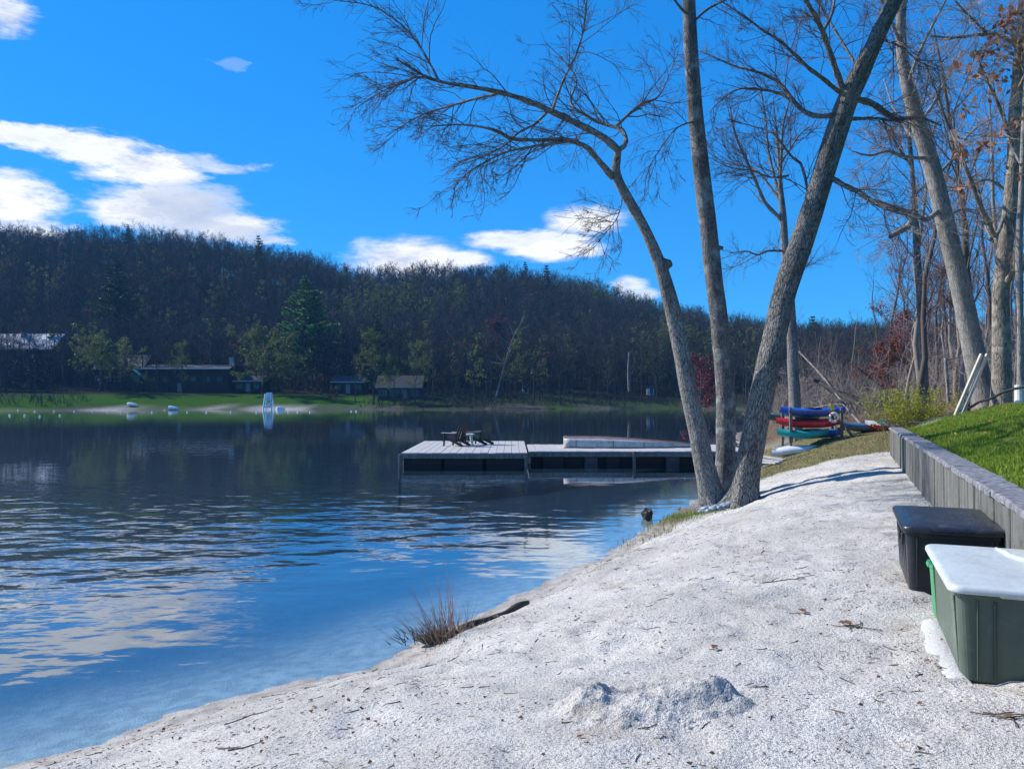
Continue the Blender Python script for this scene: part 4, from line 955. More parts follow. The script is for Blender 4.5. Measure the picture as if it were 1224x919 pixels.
# named ones: two red trees and the leaning dead trunk
def round_tree(seed, h, w, mat_l, size, n, mt=TW, ang=(.7, 1.25), base=.25, up=.05):
    r = np.random.default_rng(seed)
    tm, cm, _ = bare_tree(seed, h, w, mt, mt, 0, None, base, 3, nl=24, ang=ang, up=up)
    cv_ = np.empty(len(cm.vertices)*3, np.float32); cm.vertices.foreach_get('co', cv_); cv_ = cv_.reshape(-1, 3); cv_ = cv_[cv_[:, 2] > h*base]
    pt = cv_[r.integers(0, len(cv_), n)]+r.normal(0, h*.012, (n, 3))
    d = unit(r.normal(size=(n, 3))+np.array([0, 0, -.5])); sd = unit(np.cross(d, r.normal(size=(n, 3)))); l = size*r.uniform(.6, 1.3, (n, 1))
    Vb = np.stack([pt, pt+d*l*.5+sd*l*.3, pt+d*l, pt+d*l*.5-sd*l*.3], 1).reshape(-1, 3)
    return tm, cm, mk_me('foliage', Vb, np.arange(n*4).reshape(-1, 4), mat_l, False, {'tint': np.repeat(r.uniform(0, 1, n), 4)})
x, y, z = on(838, 88); plant_tree(round_tree(201, 9, .36, LF_RED, .22, 3800), 'red_tree', 'small crimson tree glimpsed between the trunks at the water', 'tree', (x, y, z), 0, 1, None)
x, y, z = on(1062, 46); plant_tree(round_tree(202, 6.0, .36, leaf_mat('russet_leaf', (.15, .045, .035), (.24, .10, .07)), .12, 5200), 'russet_tree', 'russet budding tree at the left edge of the woods', 'tree', (x, y, z), 0, 1, None)
x, y, z = on(1084, 40); plant_tree(round_tree(203, 9.5, .32, leaf_mat('mauve_bud', (.20, .10, .11), (.30, .18, .18)), .085, 4200, TW_P), 'mauve_tree', 'tree with a haze of mauve buds over the russet one', 'tree', (x, y, z), 0, 1, None)
# forsythia
x, y, z = on(1097, 25.5); r = np.random.default_rng(5)
t = thing('yellow_green_bush', 'loose yellow green bush at the top of the grass bank', 'bush', (x, y, z))
P, q = stems(90, .8, 1.7, .48, .5, .010, 7, seed=9); V, F = tubes(P, q, 3); mk('stem', V, F, TW_P, t, False, None, 'stuff')
pt = P[:, 2:].reshape(-1, 3); pt = pt[r.integers(0, len(pt), 7500)]+r.normal(0, .07, (7500, 3)); leaves(r, pt, .07, LF_YG, 'foliage', t, .1)
# brush under the woods: many thin stems and dead twigs
r = np.random.default_rng(66); bx = []; 
for k in range(900):
    px = r.uniform(880, 1350); Y = r.uniform(26, 85); xx = (px-CX)/FPX*Y
    if (px < 1085 and Y < 38) or (px < 1160 and Y < 33): continue
    bx.append((xx, Y))
bx = np.array(bx); sd_ = shore_d(bx[:, 0], bx[:, 1]); bx = bx[(sd_ > 1.0)]; bz_ = H(bx[:, 0], bx[:, 1]); n = len(bx)
b0 = np.c_[bx, bz_-.05]; P = [b0]; d = unit(np.c_[r.normal(0, .3, (n, 2)), np.ones(n)]); L = r.uniform(1.0, 4.2, n)
for k in range(5): d = unit(d+r.normal(0, .16, (n, 3))); P.append(P[-1]+d*(L/5)[:, None])
P = np.stack(P, 1); q = np.broadcast_to(np.linspace(.022, .006, 6), (n, 6))
a2, r2 = spawn(r, P, q, 6, .15, 1, .4, 1.1, .5, .6, 5, .2, (0, 0, 1), .03, .006); a3, r3 = spawn(r, a2, r2, 3, .1, 1, .4, 1.1, .5, .7, 3, .2, (0, 0, 1), 0, .005)
crown_mesh([(P, q, 4), (a2, r2, 3), (a3, r3, 3)], TW_P, None, 'undergrowth')
# bank of brush behind the trunks at the waterline, right shore
r = np.random.default_rng(67); n = 420; yy = r.uniform(30, 120, n); xs = np.interp(yy, SHORE[17:25, 1], SHORE[17:25, 0])+r.uniform(.6, 7, n)
b0 = np.c_[xs, yy, H(xs, yy)-.05]; keep = (CX+xs/yy*FPX < 1075); b0 = b0[keep]; n = len(b0); P = [b0]; d = unit(np.c_[r.normal(0, .45, (n, 2)), np.ones(n)]); L = r.uniform(1.5, 6.0, n)
for k in range(6): d = unit(d+r.normal(0, .2, (n, 3))); P.append(P[-1]+d*(L/6)[:, None])
P = np.stack(P, 1); q = np.broadcast_to(np.linspace(.035, .008, 7), (n, 7))
a2, r2 = spawn(r, P, q, 7, .1, 1, .4, 1.2, .5, .6, 5, .22, (0, 0, 1), 0, .009); a3, r3 = spawn(r, a2, r2, 4, .1, 1, .4, 1.1, .5, .7, 3, .2, (0, 0, 1), 0, .007)
crown_mesh([(P, q, 4), (a2, r2, 3), (a3, r3, 3)], TW, None, 'shore_brush')
# fallen trunk leaning down to the end of the wall
def trunk_thing(name, label, cat, pts, wid, mat, n=40, S=12, stubs=()):
    P, q = px_line(pts, wid, n); b = P[0].copy(); t = thing(name, label, cat, b)
    hero_trunk('trunk', P-b, q, mat, t, S, .01, None, 3)
    for (i, d_, r_) in stubs:
        m = MB(); e = P[i]-b; d_ = np.array(d_, float); m.tube(np.array([e, e+d_*.5, e+d_]), [r_, r_*.7, r_*.35], 6); m.build('branch', BK_S, t)
    return t
trunk_thing('fallen_tree', 'dark fallen trunk slanting down to the end of the plank wall', 'fallen tree', [(950, 443, 36), (985, 460, 33), (1020, 480, 30), (1050, 497, 27), (1072, 512, 24.5)], [3, 4, 4.6, 5, 5.5], BK_D, 40, 12,
    [(5, (-.9, .2, .5), .04), (9, (.6, -.4, -.7), .05), (14, (-.5, 0, .7), .04), (18, (.3, -.3, -.8), .05), (24, (-.5, .2, .6), .035), (12, (1.3, .2, -.4), .035)])
trunk_thing('fallen_branch', 'pale broken branch slanting behind the fallen trunk', 'fallen branch', [(955, 420, 38), (985, 452, 36), (1010, 485, 34), (1032, 510, 31)], [2, 2.4, 2.6, 3], BK_G, 30, 8, [(6, (.8, 0, .3), .03), (12, (-.6, .2, .5), .03), (17, (.8, .2, .1), .03)])
trunk_thing('snag', 'pale broken stem standing in front of the brush on the bank', 'snag', [(1134, 482, 26), (1132, 455, 26), (1130, 428, 26)], [4.5, 4, 3.6], BK_B, 20, 8, [(18, (.5, 0, .12), .025)])
trunk_thing('bank_log', 'dark log lying across the grass bank', 'log', [(1118, 521, 17.6), (1150, 519, 17.0), (1190, 517, 16.2), (1235, 516, 15.4)], [5, 5, 4, 3], BK_D, 30, 10)

# ------------------------------------------------------------------ grass
def blades(name, x, y, h, mat, seed, w=.006, lean=.6, tag_=None):
    r = np.random.default_rng(seed); n = len(x); z = H(x, y)-.006
    a = r.uniform(0, 6.28, n); b = r.uniform(0, 6.28, n); l = lean*h*r.uniform(.1, 1, n)
    B = np.stack([x, y, z], -1); sd = np.stack([np.cos(a), np.sin(a), np.zeros(n)], -1)*(w*r.uniform(.6, 1.4, n))[:, None]
    m_ = B+np.stack([np.cos(b)*l*.35, np.sin(b)*l*.35, h*.6], -1); tp = B+np.stack([np.cos(b)*l, np.sin(b)*l, h], -1)
    V = np.stack([B-sd, B+sd, m_+sd*.7, m_-sd*.7, tp], 1).reshape(-1, 3); k = np.arange(n)[:, None]*5
    return mk(name, V, [np.concatenate([k+np.array([[0, 1, 2, 3]])]), k+np.array([[3, 2, 4]])], mat, None, False, {'tint': np.repeat(r.uniform(0, 1, n), 5)}, 'stuff')
r = np.random.default_rng(77)
n = 340000; y = 2.0+20*r.uniform(0, 1, n)**1.25; x = WA[0]+WD[0]/WD[1]*y+r.uniform(.24, 9, n)*(.35+y*.045)
ey = 21.2-(x-9)*.42+(r.normal(0, .5, n)); patch = fbm2(x*2.2, y*2.2, 3, 81)
ok = (y < ey) & (x/y < 1.0) & (patch > r.uniform(.30, .58, n)) & (wall_d(x, y) > .17)
x, y = x[ok][:125000], y[ok][:125000]; hh_ = (.035+.06*fbm2(x*1.1, y*1.1, 3, 82))*r.uniform(.6, 1.3, len(x))
blades('lawn_grass', x, y, hh_, LF_GRASS, 1, .0045+.0)
n = 30000; x = r.uniform(4, 16, n); y = r.uniform(18.5, 34, n); ok = (wall_d(x, y) < 1.2) & (shore_d(x, y) > .3) & (y > 19.9+(x-8)*.1+r.normal(0, .5, n)) & (fbm2(x*1.5, y*1.5, 3, 83) > r.uniform(.25, .6, n))
x, y = x[ok], y[ok]; blades('dry_turf_grass', x, y, r.uniform(.03, .10, len(x)), LF_DRY, 2, .006)
n = 5000; x = r.uniform(1.6, 6.2, n); y = r.uniform(12.5, 20, n); sd_ = shore_d(x, y); ok = (sd_ > -.05) & (sd_ < .85) & (fbm2(x*1.7, y*1.7, 3, 84) > r.uniform(.3, .6, n))
x, y = x[ok], y[ok]; blades('bank_edge_grass', x, y, r.uniform(.02, .12, len(x)), LF_DRY, 3, .005)
n = 1500; x = r.normal(3.55, .35, n); y = r.normal(15.9, .5, n); sd_ = shore_d(x, y); ok = (sd_ > .02); x, y = x[ok], y[ok]; blades('moss_grass', x, y, r.uniform(.02, .07, len(x)), LF_GRASS, 4, .006)
# dead leaves lying in the grass and under the woods
n = 5200; y = 4+26*r.uniform(0, 1, n); x = WA[0]+.4157*y+r.uniform(.1, 12, n); ok = (wall_d(x, y) > .15) & (fbm2(x*.9, y*.9, 3, 85) > r.uniform(.35, .6, n)); x, y = x[ok], y[ok]
pts = np.stack([x, y, H(x, y)+.03], -1); leaves(r, pts, .07, LF_OAK, 'fallen_leaves', None, .1, 'stuff', .6)

# ------------------------------------------------------------------ boards, pipe
M_PALEBOARD = simple('pale_board', (.62, .56, .44), .8, .2, 6, .002, (1, 1, .2))
M_PIPE = simple('black_pipe', (.018, .018, .02), .5, .3, 8)
for k, (a, b) in enumerate((((1141, 492), (1173, 424)), ((1149, 490), (1180, 424)))):
    A = at(a[0], a[1], 20.2); B = at(b[0], b[1], 21.0); A[2] = gz(A[0], A[1])-.03
    o = MB().bar(A-A, B-A, .05, .11, .004).build('leaning_board', M_PALEBOARD); o.location = A
    tag(o, ('pale board leaning on the beech, lower left of the pair', 'pale board leaning on the beech, upper right of the pair')[k], 'board')
    if k == 0:
        q = A+(B-A)*.2
P = np.array([at(*p) for p in ((1086, 506, 23.5), (1105, 504, 22.6), (1135, 496, 21.4), (1160, 486, 20.4), (1185, 475, 19.4), (1215, 464, 18.6), (1260, 450, 17.6))])
P, _ = spline(P, np.ones(len(P)), 44); P[:, 2] = np.maximum(P[:, 2]+.02*np.sin(np.arange(44)*.8), H(P[:, 0], P[:, 1])+.04)
o = MB().tube(P-P[0], .034, 8).build('black_pipe', M_PIPE, None, True); o.location = P[0]; tag(o, 'black plastic pipe running along the edge of the grass in front of trees', 'pipe')
for k, px in enumerate((1125, 1157)):
    p = P[(12, 22)[k]]; o = MB().tube(np.array([[0, 0, -.3], [0, .01, .2], [0.01, 0, .46]]), [.045, .042, .04], 8).build('pipe_stake', M_LOG); o.location = (p[0]+.02, p[1]+.09, gz(p[0], p[1]+.09)+.04)
    tag(o, ('short dark stake behind the pipe, left of the pale boards', 'short dark stake behind the pipe, at the foot of the beech')[k], 'stake')

# ------------------------------------------------------------------ dock
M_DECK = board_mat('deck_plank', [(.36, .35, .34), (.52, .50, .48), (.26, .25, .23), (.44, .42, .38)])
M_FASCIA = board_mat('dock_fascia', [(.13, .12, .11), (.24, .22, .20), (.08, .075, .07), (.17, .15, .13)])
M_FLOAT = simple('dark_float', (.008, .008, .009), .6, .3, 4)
M_FLOATG = simple('grey_float', (.055, .055, .058), .6, .3, 4)
def dock(name, label, x0, x1, y0, y1, z, posts, floats, plank_w=.29):
    t = thing(name, label, 'dock', (x0, y0, 0)); r = np.random.default_rng(int(x1*10)+40)
    n = int(round((x1-x0)/plank_w)); pw = (x1-x0)/n
    mes = [mk_me('plank', np.concatenate(m.V), m.F_by_size(), M_DECK) for m in [MB().box((0, 0, 0), (pw-.012, y1-y0+.02, .045), None, .004)]*1]
    for k in range(n):
        o = link('plank', mes[0], t); o.location = (pw*(k+.5), (y1-y0)/2+r.uniform(-.01, .01), z-.022+r.uniform(-.004, .004)); o.rotation_euler = (r.uniform(-.001, .001), r.uniform(-.006, .006), 0)
    Lx, Ly = x1-x0, y1-y0
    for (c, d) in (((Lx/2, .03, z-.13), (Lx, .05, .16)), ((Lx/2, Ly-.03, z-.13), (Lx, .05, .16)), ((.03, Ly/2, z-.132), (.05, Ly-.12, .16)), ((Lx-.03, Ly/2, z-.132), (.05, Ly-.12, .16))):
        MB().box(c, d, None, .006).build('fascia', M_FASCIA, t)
    MB().box((Lx/2, .34, .10), (Lx-.16, .05, .56), None, .004).build('under_deck_shade', M_FLOAT, t)  # dark panel added to stand for the shade under the deck
    for (fx, fy, w, g_) in floats: MB().box((fx, fy, .08), (w, .9, .46), None, .04).build('float', M_FLOATG if g_ else M_FLOAT, t)
    for (fx, fy, top) in posts: MB().box((fx, fy, (top-1.6)/2), (.10, .10, top+1.6), None, .008).build('post', M_FASCIA, t)
    return t
dock('dock_platform', 'floating wooden swim platform carrying the two lounge chairs', -3.95, .55, 28.1, 35.5, .50, [(-.06, .06, .46), (4.44, -.06, .40)], [(.75, .56, 1.42, 0), (2.22, .55, 1.42, 0), (3.72, .55, 1.42, 0), (.8, 6.7, 1.2, 0), (3.6, 6.7, 1.2, 0), (.8, 3.6, 1.2, 0), (3.6, 3.6, 1.2, 0)])
dock('dock_walkway', 'wooden walkway dock joining the swim platform to the shore', .62, 8.9, 28.95, 33.0, .50, [(3.85, -.06, .5), (8.2, .1, .5)], [(.9, .52, .8, 0), (2.3, .54, .5, 1), (3.1, .55, .55, 0), (5.3, .54, .5, 1), (6.6, .55, .7, 0), (.9, 3.5, .8, 0), (4.5, 3.5, .8, 0)])
for k, (a, b) in enumerate((((893, 542), (938, 549)), ((895, 548), (934, 554)), ((900, 552), (930, 551)))):
    A = at(a[0], a[1], 27.6-k*.3); B = at(b[0], b[1], 26.2-k*.3); B[2] = gz(B[0], B[1])+.04; A[2] = max(A[2], gz(A[0], A[1])+.05, .1)
    o = MB().bar(A-A, B-A, .22, .05, .006).build('gangplank', M_DECK); o.location = A; tag(o, ('weathered plank from the walkway to shore, highest of three', 'weathered plank from the walkway to shore, in the middle of three', 'weathered plank from the walkway to shore, lowest of three')[k], 'plank')
# overturned boat on the walkway
M_HULL = simple('weathered_white_hull', (.50, .48, .45), .6, .2, 5, .002, dirt=(.20, .13, .08, .75))
M_KEEL = simple('brown_boat_bottom', (.17, .105, .085), .75, .35, 5, .002)
def hull_sections(L, W_, Hh, n=22, sq=.15, m=14):
    """upside-down open boat: square stern at x=0, pointed bow at x=L; returns (n, m, 3)"""
    out = []
    for i in range(n):
        u = i/(n-1); w = W_*(1-max(0, (u-.35)/.65)**2.2*.97)*(.90+.1*math.sin(min(1, u/.35)*math.pi/2)); h = Hh*(1-.62*max(0, (u-.25)/.75)**1.3)
        row = []
        for j in range(m):
            v = j/(m-1)*2-1; a = abs(v); x_ = math.copysign(min(1, a*1.55)**.9, v)*w/2 if a < .645 else math.copysign(1, v)*w/2*(1+.06*(a-.645)/.355)
            z_ = h*(1-(a/.645)**3*.22) if a < .645 else h*.78*(1-(a-.645)/.355)
            row.append((u*L, x_, max(z_, 0)))
        out.append(row)
    return np.array(out)
x0, Yb = 2.05, 31.3
t = thing('overturned_boat', 'weathered white boat with brown bottom lying upside down on the walkway', 'boat', (x0, Yb, .502), R(-3))
Sx = hull_sections(5.0, 1.35, .42); n_, m_ = Sx.shape[:2]
idx = lambda i, j: i*m_+j
Fs = np.array([(idx(i, j), idx(i+1, j), idx(i+1, j+1), idx(i, j+1)) for i in range(n_-1) for j in range(m_-1)])
side = np.array([abs((f % m_).mean()/(m_-1)*2-1) > .60 for f in Fs])
Vf = Sx.reshape(-1, 3)
mk('hull', Vf, [Fs[side], np.array([[idx(0, j) for j in range(m_)]])], M_HULL, t, True)
mk('bottom', Vf+np.array([0, 0, .003]), Fs[~side], M_KEEL, t, True)
kz = Sx[:, m_//2, 2]; MB().tube(np.c_[Sx[:, 0, 0], np.zeros(n_), kz+.012], .02, 6).build('keel', M_KEEL, t, True)
for s_ in (0, m_-1): MB().tube(Sx[:, s_]+np.array([0, 0, .02]), .022, 6).build('gunwale', M_FASCIA, t, True)
for u_ in (.12, .40, .62): MB().bar(Sx[int(u_*21), 0]+[0, -.004, .03], Sx[int(u_*21), 2]+[0, -.012, .03], .02, .03).build('hull_rib', M_KEEL, t)

# lounge chairs and table
def adirondack(label, x, y, rz, mat, mat2):
    t = thing('lounge_chair', label, 'chair', (x, y, .503), rz, 'lounge chairs on the swim platform')
    for k, yy in enumerate(np.linspace(-.24, .24, 5)): MB().bar((-.30+abs(yy)*.3, yy, .20), (-.52-.02*(2-abs(k-2)), yy*1.25, .94-.05*abs(k-2)), .095, .022, .004).build('back_slat', mat, t)
    for k in range(5): MB().box((.24-.12*k, 0, .37-.042*k), (.10, .54, .022), Matrix.Rotation(-.33, 4, 'Y'), .004).build('seat_slat', mat, t)
    for s_ in (-1, 1):
        MB().box((.0, s_*.33, .53), (.74, .14, .024), None, .008).build('armrest', mat2, t)
        MB().bar((.30, s_*.30, .0), (.26, s_*.30, .52), .09, .03, .004).build('front_leg', mat, t)
        MB().bar((.30, s_*.265, .36), (-.62, s_*.265, .03), .025, .11, .004).build('rear_leg', mat, t)
        MB().bar((-.30, s_*.30, .52), (-.36, s_*.30, .13), .05, .025).build('arm_brace', mat, t)
    MB().bar((-.40, -.30, .52), (-.40, .30, .52), .05, .025).build('back_rail', mat, t)
    MB().bar((-.49, -.28, .78), (-.49, .28, .78), .04, .02).build('back_rail', mat, t)
    return t
M_CH1 = simple('dark_brown_chair_wood', (.026, .020, .022), .6, .3, 9); M_CH1A = simple('pale_arm', (.30, .26, .25), .5, .2, 9)
M_CH2 = simple('dark_green_chair_wood', (.018, .032, .024), .6, .3, 9); M_CH2A = simple('green_arm', (.05, .07, .06), .5, .2, 9)
adirondack('dark brown lounge chair with pale arms, nearer the left end of the dock', *(at(543, 530, 32.0)[:2]), R(146), M_CH1, M_CH1A)
adirondack('dark green lounge chair to the right of the small white table', *(at(571, 530, 33.0)[:2]), R(150), M_CH2, M_CH2A)
p = at(557, 531, 32.4); t = thing('side_table', 'small white side table standing between the two lounge chairs', 'table', (p[0], p[1], .503), .2)
M_TBL = simple('pale_table', (.55, .60, .58), .5, .15, 8)
for k in range(4): MB().box((-.24+.16*k, 0, .46), (.148, .56, .022), None, .004).build('top_slat', M_TBL, t)
for sx in (-1, 1):
    for sy in (-1, 1): MB().bar((sx*.26, sy*.22, 0), (sx*.20, sy*.20, .45), .06, .04, .004).build('leg', M_TBL, t)
MB().box((0, 0, .16), (.4, .4, .02), None, .004).build('shelf', M_TBL, t)
for sy in (-1, 1): MB().box((0, sy*.22, .425), (.5, .024, .05), None, .003).build('apron', M_TBL, t)

# ------------------------------------------------------------------ kayak rack and boats
def gloss(name, col): return simple(name, col, .35, .15, 4, 0, dirt=(.3, .3, .28, .25))
M_KB, M_KR, M_KT, M_KC, M_KW, M_KG, M_KS = [gloss(n, c) for n, c in (('blue_hull', (.012, .10, .55)), ('red_hull', (.62, .025, .035)), ('teal_hull', (.015, .36, .33)), ('bright_blue_hull', (.015, .16, .52)), ('white_hull', (.72, .74, .74)), ('dark_green_hull', (.015, .09, .06)), ('slate_hull', (.10, .17, .26)))]
M_DARK = simple('cockpit_dark', (.015, .015, .016), .7, .3, 8)
M_RACK = board_mat('rack_wood', [(.12, .11, .10), (.20, .18, .16), (.07, .065, .055), (.15, .13, .11)])
def kayak(label, L, Wd, Hh, mat, loc, rz, roll=0.0, canoe=False, mat2=None, group='kayaks and boats by the rack'):
    n, m = 21, 14; sec = []
    for i in range(n):
        u = i/(n-1)*2-1; w = Wd/2*max(.02, (1-abs(u)**2.3)); rk = .10*abs(u)**2.6*Hh*3
        for j in range(m):
            a = 2*math.pi*j/m; c, s_ = math.cos(a), math.sin(a)
            z = s_*Hh*(.52 if s_ < 0 else .40)*(1-.35*abs(u)**3); sec.append((u*L/2, c*w*(1-.12*max(0, s_)), z+rk+Hh*.5))
    V = np.array(sec); F = np.array([(i*m+j, i*m+(j+1) % m, (i+1)*m+(j+1) % m, (i+1)*m+j) for i in range(n-1) for j in range(m)])
    t = thing('canoe' if canoe else 'kayak', label, 'canoe' if canoe else 'kayak', loc, rz, group); t.rotation_euler = (roll, 0, rz)
    if mat2:
        dk = V[F].mean(1)[:, 2] > Hh*.55
        mk('hull', V, F[~dk], mat, t, True); mk('deck', V+[0, 0, .002], F[dk], mat2, t, True)
    else: mk('hull', V, F, mat, t, True)
    if not canoe:
        a = np.arange(17)*2*math.pi/16; rim = np.c_[np.cos(a)*L*.13, np.sin(a)*Wd*.30, np.full(17, Hh*.90)]
        MB().tube(rim, .018, 6, False).build('cockpit_rim', M_DARK, t, True)
        mk('cockpit', rim[:-1]-[0, 0, .006], np.array([list(range(16))]), M_DARK, t)
        for s_ in (-1, 1): MB().box((s_*L*.33, 0, Hh*.80), (.26, Wd*.3, .02), None, .006).build('hatch', M_DARK, t)
    else:
        MB().tube(np.array([(u*L/2, 0, Hh*.02+.10*abs(u)**2.6*Hh*3-.005) for u in np.linspace(-.98, .98, 15)]), .014, 6).build('keel', mat, t, True)
    return t
YR = 30.0
def rp(px, py, Y=YR): return at(px, py, Y)
gl_ = gz(*at(945, 530, YR)[:2]); 
rack = thing('kayak_rack', 'dark wooden rack holding the stacked kayaks', 'rack', (at(968, 530, YR)[0], YR, gl_))
rx = [rp(940, 500)[0]-rack.location.x, rp(1000, 500)[0]-rack.location.x]
ztop = rp(970, 488)[2]-gl_; tiers = [rp(970, y_)[2]-gl_ for y_ in (525.0, 512, 499)]
for x_ in rx:
    for y_ in (-.45, .45):
        MB().box((x_, y_, ztop/2-.1), (.09, .09, ztop+.24), None, .006).build('post', M_RACK, rack)
    for z_ in tiers: MB().bar((x_+.07, -.75, z_), (x_+.07, .75, z_), .045, .09, .004).build('arm', M_RACK, rack)
for y_ in (-.52, .52): MB().bar((rx[0]-.1, y_, ztop*.93), (rx[1]+.1, y_, ztop*.93), .04, .08, .004).build('rail', M_RACK, rack)
MB().bar((rx[1]+.05, -.6, ztop*.62), (rx[1]+.85, -.75, -.05), .05, .10, .004).build('brace', M_RACK, rack)
rxm = rack.location.x
kayak('royal blue kayak on the top tier of the rack', 2.55, .74, .36, M_KB, (rp(972, 493)[0], YR, rp(972, 499)[2]+.03), R(4))
kayak('dark green kayak on the rack behind the blue and red ones', 2.4, .66, .32, M_KG, (rp(958, 500)[0], YR+.95, rp(972, 505)[2]), R(12))
kayak('red kayak on the middle tier of the rack', 2.5, .74, .37, M_KR, (rp(967, 506)[0], YR-.05, tiers[1]+gl_+.03), R(-3))
kayak('teal kayak with white bow on the low tier of the rack', 2.0, .70, .37, M_KT, (rp(957, 518)[0], YR-.25, tiers[0]+gl_+.03), R(3))
kayak('bright blue kayak poking out right on the low tier', 2.2, .70, .37, M_KC, (rp(978, 519)[0], YR+.42, tiers[0]+gl_+.03), R(-5))
kayak('white canoe lying upside down on the turf below the rack', 2.4, .8, .42, M_KW, (rp(955, 532)[0], YR-.35, gl_+.34), R(6), math.pi, True)
xg = rp(1037, 519, 31); kayak('slate blue boat lying on the ground right of the rack', 2.3, .74, .40, M_KS, (xg[0], 31.0, gz(xg[0], 31)), R(8))
xg = rp(1058, 519, 30.6); kayak('white and red boat lying on the ground by the wall end', 1.7, .66, .38, M_KR, (xg[0]+.1, 30.6, gz(xg[0], 30.6)), R(-6), 0, False, M_KW)
# life ring and yellow paddle
M_RING = simple('white_ring', (.80, .80, .78), .5, .08, 6); M_RINGR = simple('red_band', (.55, .03, .03), .5, .1, 6)
c = rp(997, 499, YR-.62)
ring = thing('life_ring', 'white life ring hanging on the end post of the rack', 'life ring', (c[0], YR-.62, c[2])); a = np.arange(25)*2*math.pi/24
MB().tube(np.c_[np.cos(a)*.155, np.zeros(25), np.sin(a)*.155], .05, 8, False).build('ring', M_RING, ring, True)
for k in range(4):
    b_ = np.linspace(-.16, .16, 5)+k*math.pi/2+math.pi/4; MB().tube(np.c_[np.cos(b_)*.155, np.zeros(5), np.sin(b_)*.155], .053, 8).build('band', M_RINGR if k % 2 else M_RING, ring, True)
MB().tube(np.array([[0, .0, .15], [0, .05, .24], [0, .14, .26]]), .012, 6).build('hanging_cord', M_DARK, ring)
M_YEL = simple('yellow_plastic', (.62, .50, .07), .5, .15, 6)
c = rp(995, 489, YR-.5); t = thing('paddle', 'yellow bladed paddle standing against the end of the rack', 'paddle', (c[0], YR-.5, gl_)); zz = c[2]-gl_
MB().tube(np.array([[.32, -.05, -.02], [.1, 0, zz*.7], [0, .02, zz]]), .016, 7).build('shaft', M_RACK, t)
pr = [(-.02, -.14), (.07, -.08), (.09, .06), (.05, .2), (-.03, .22), (-.08, .08)]
Vp = np.array([(x_-z_*.25, y_, z_+zz) for y_ in (-.012, .012) for x_, z_ in pr]); mk('blade', Vp, [np.array([[0, 1, 2, 3, 4, 5], [11, 10, 9, 8, 7, 6]]), np.array([(i, (i+1) % 6, 6+(i+1) % 6, 6+i)[::-1] for i in range(6)])], M_YEL, t)
c = rp(985, 487, YR+.1); A = rp(968, 490, YR); B = rp(1006, 484, YR)
o = MB().tube(np.array([A-A, (B-A)*.5+[0, 0, .05], B-A]), .02, 7).build('pole', M_PALEBOARD); o.location = A+[0, 0, .03]; tag(o, 'thin pale pole laid across the top kayak', 'pole')

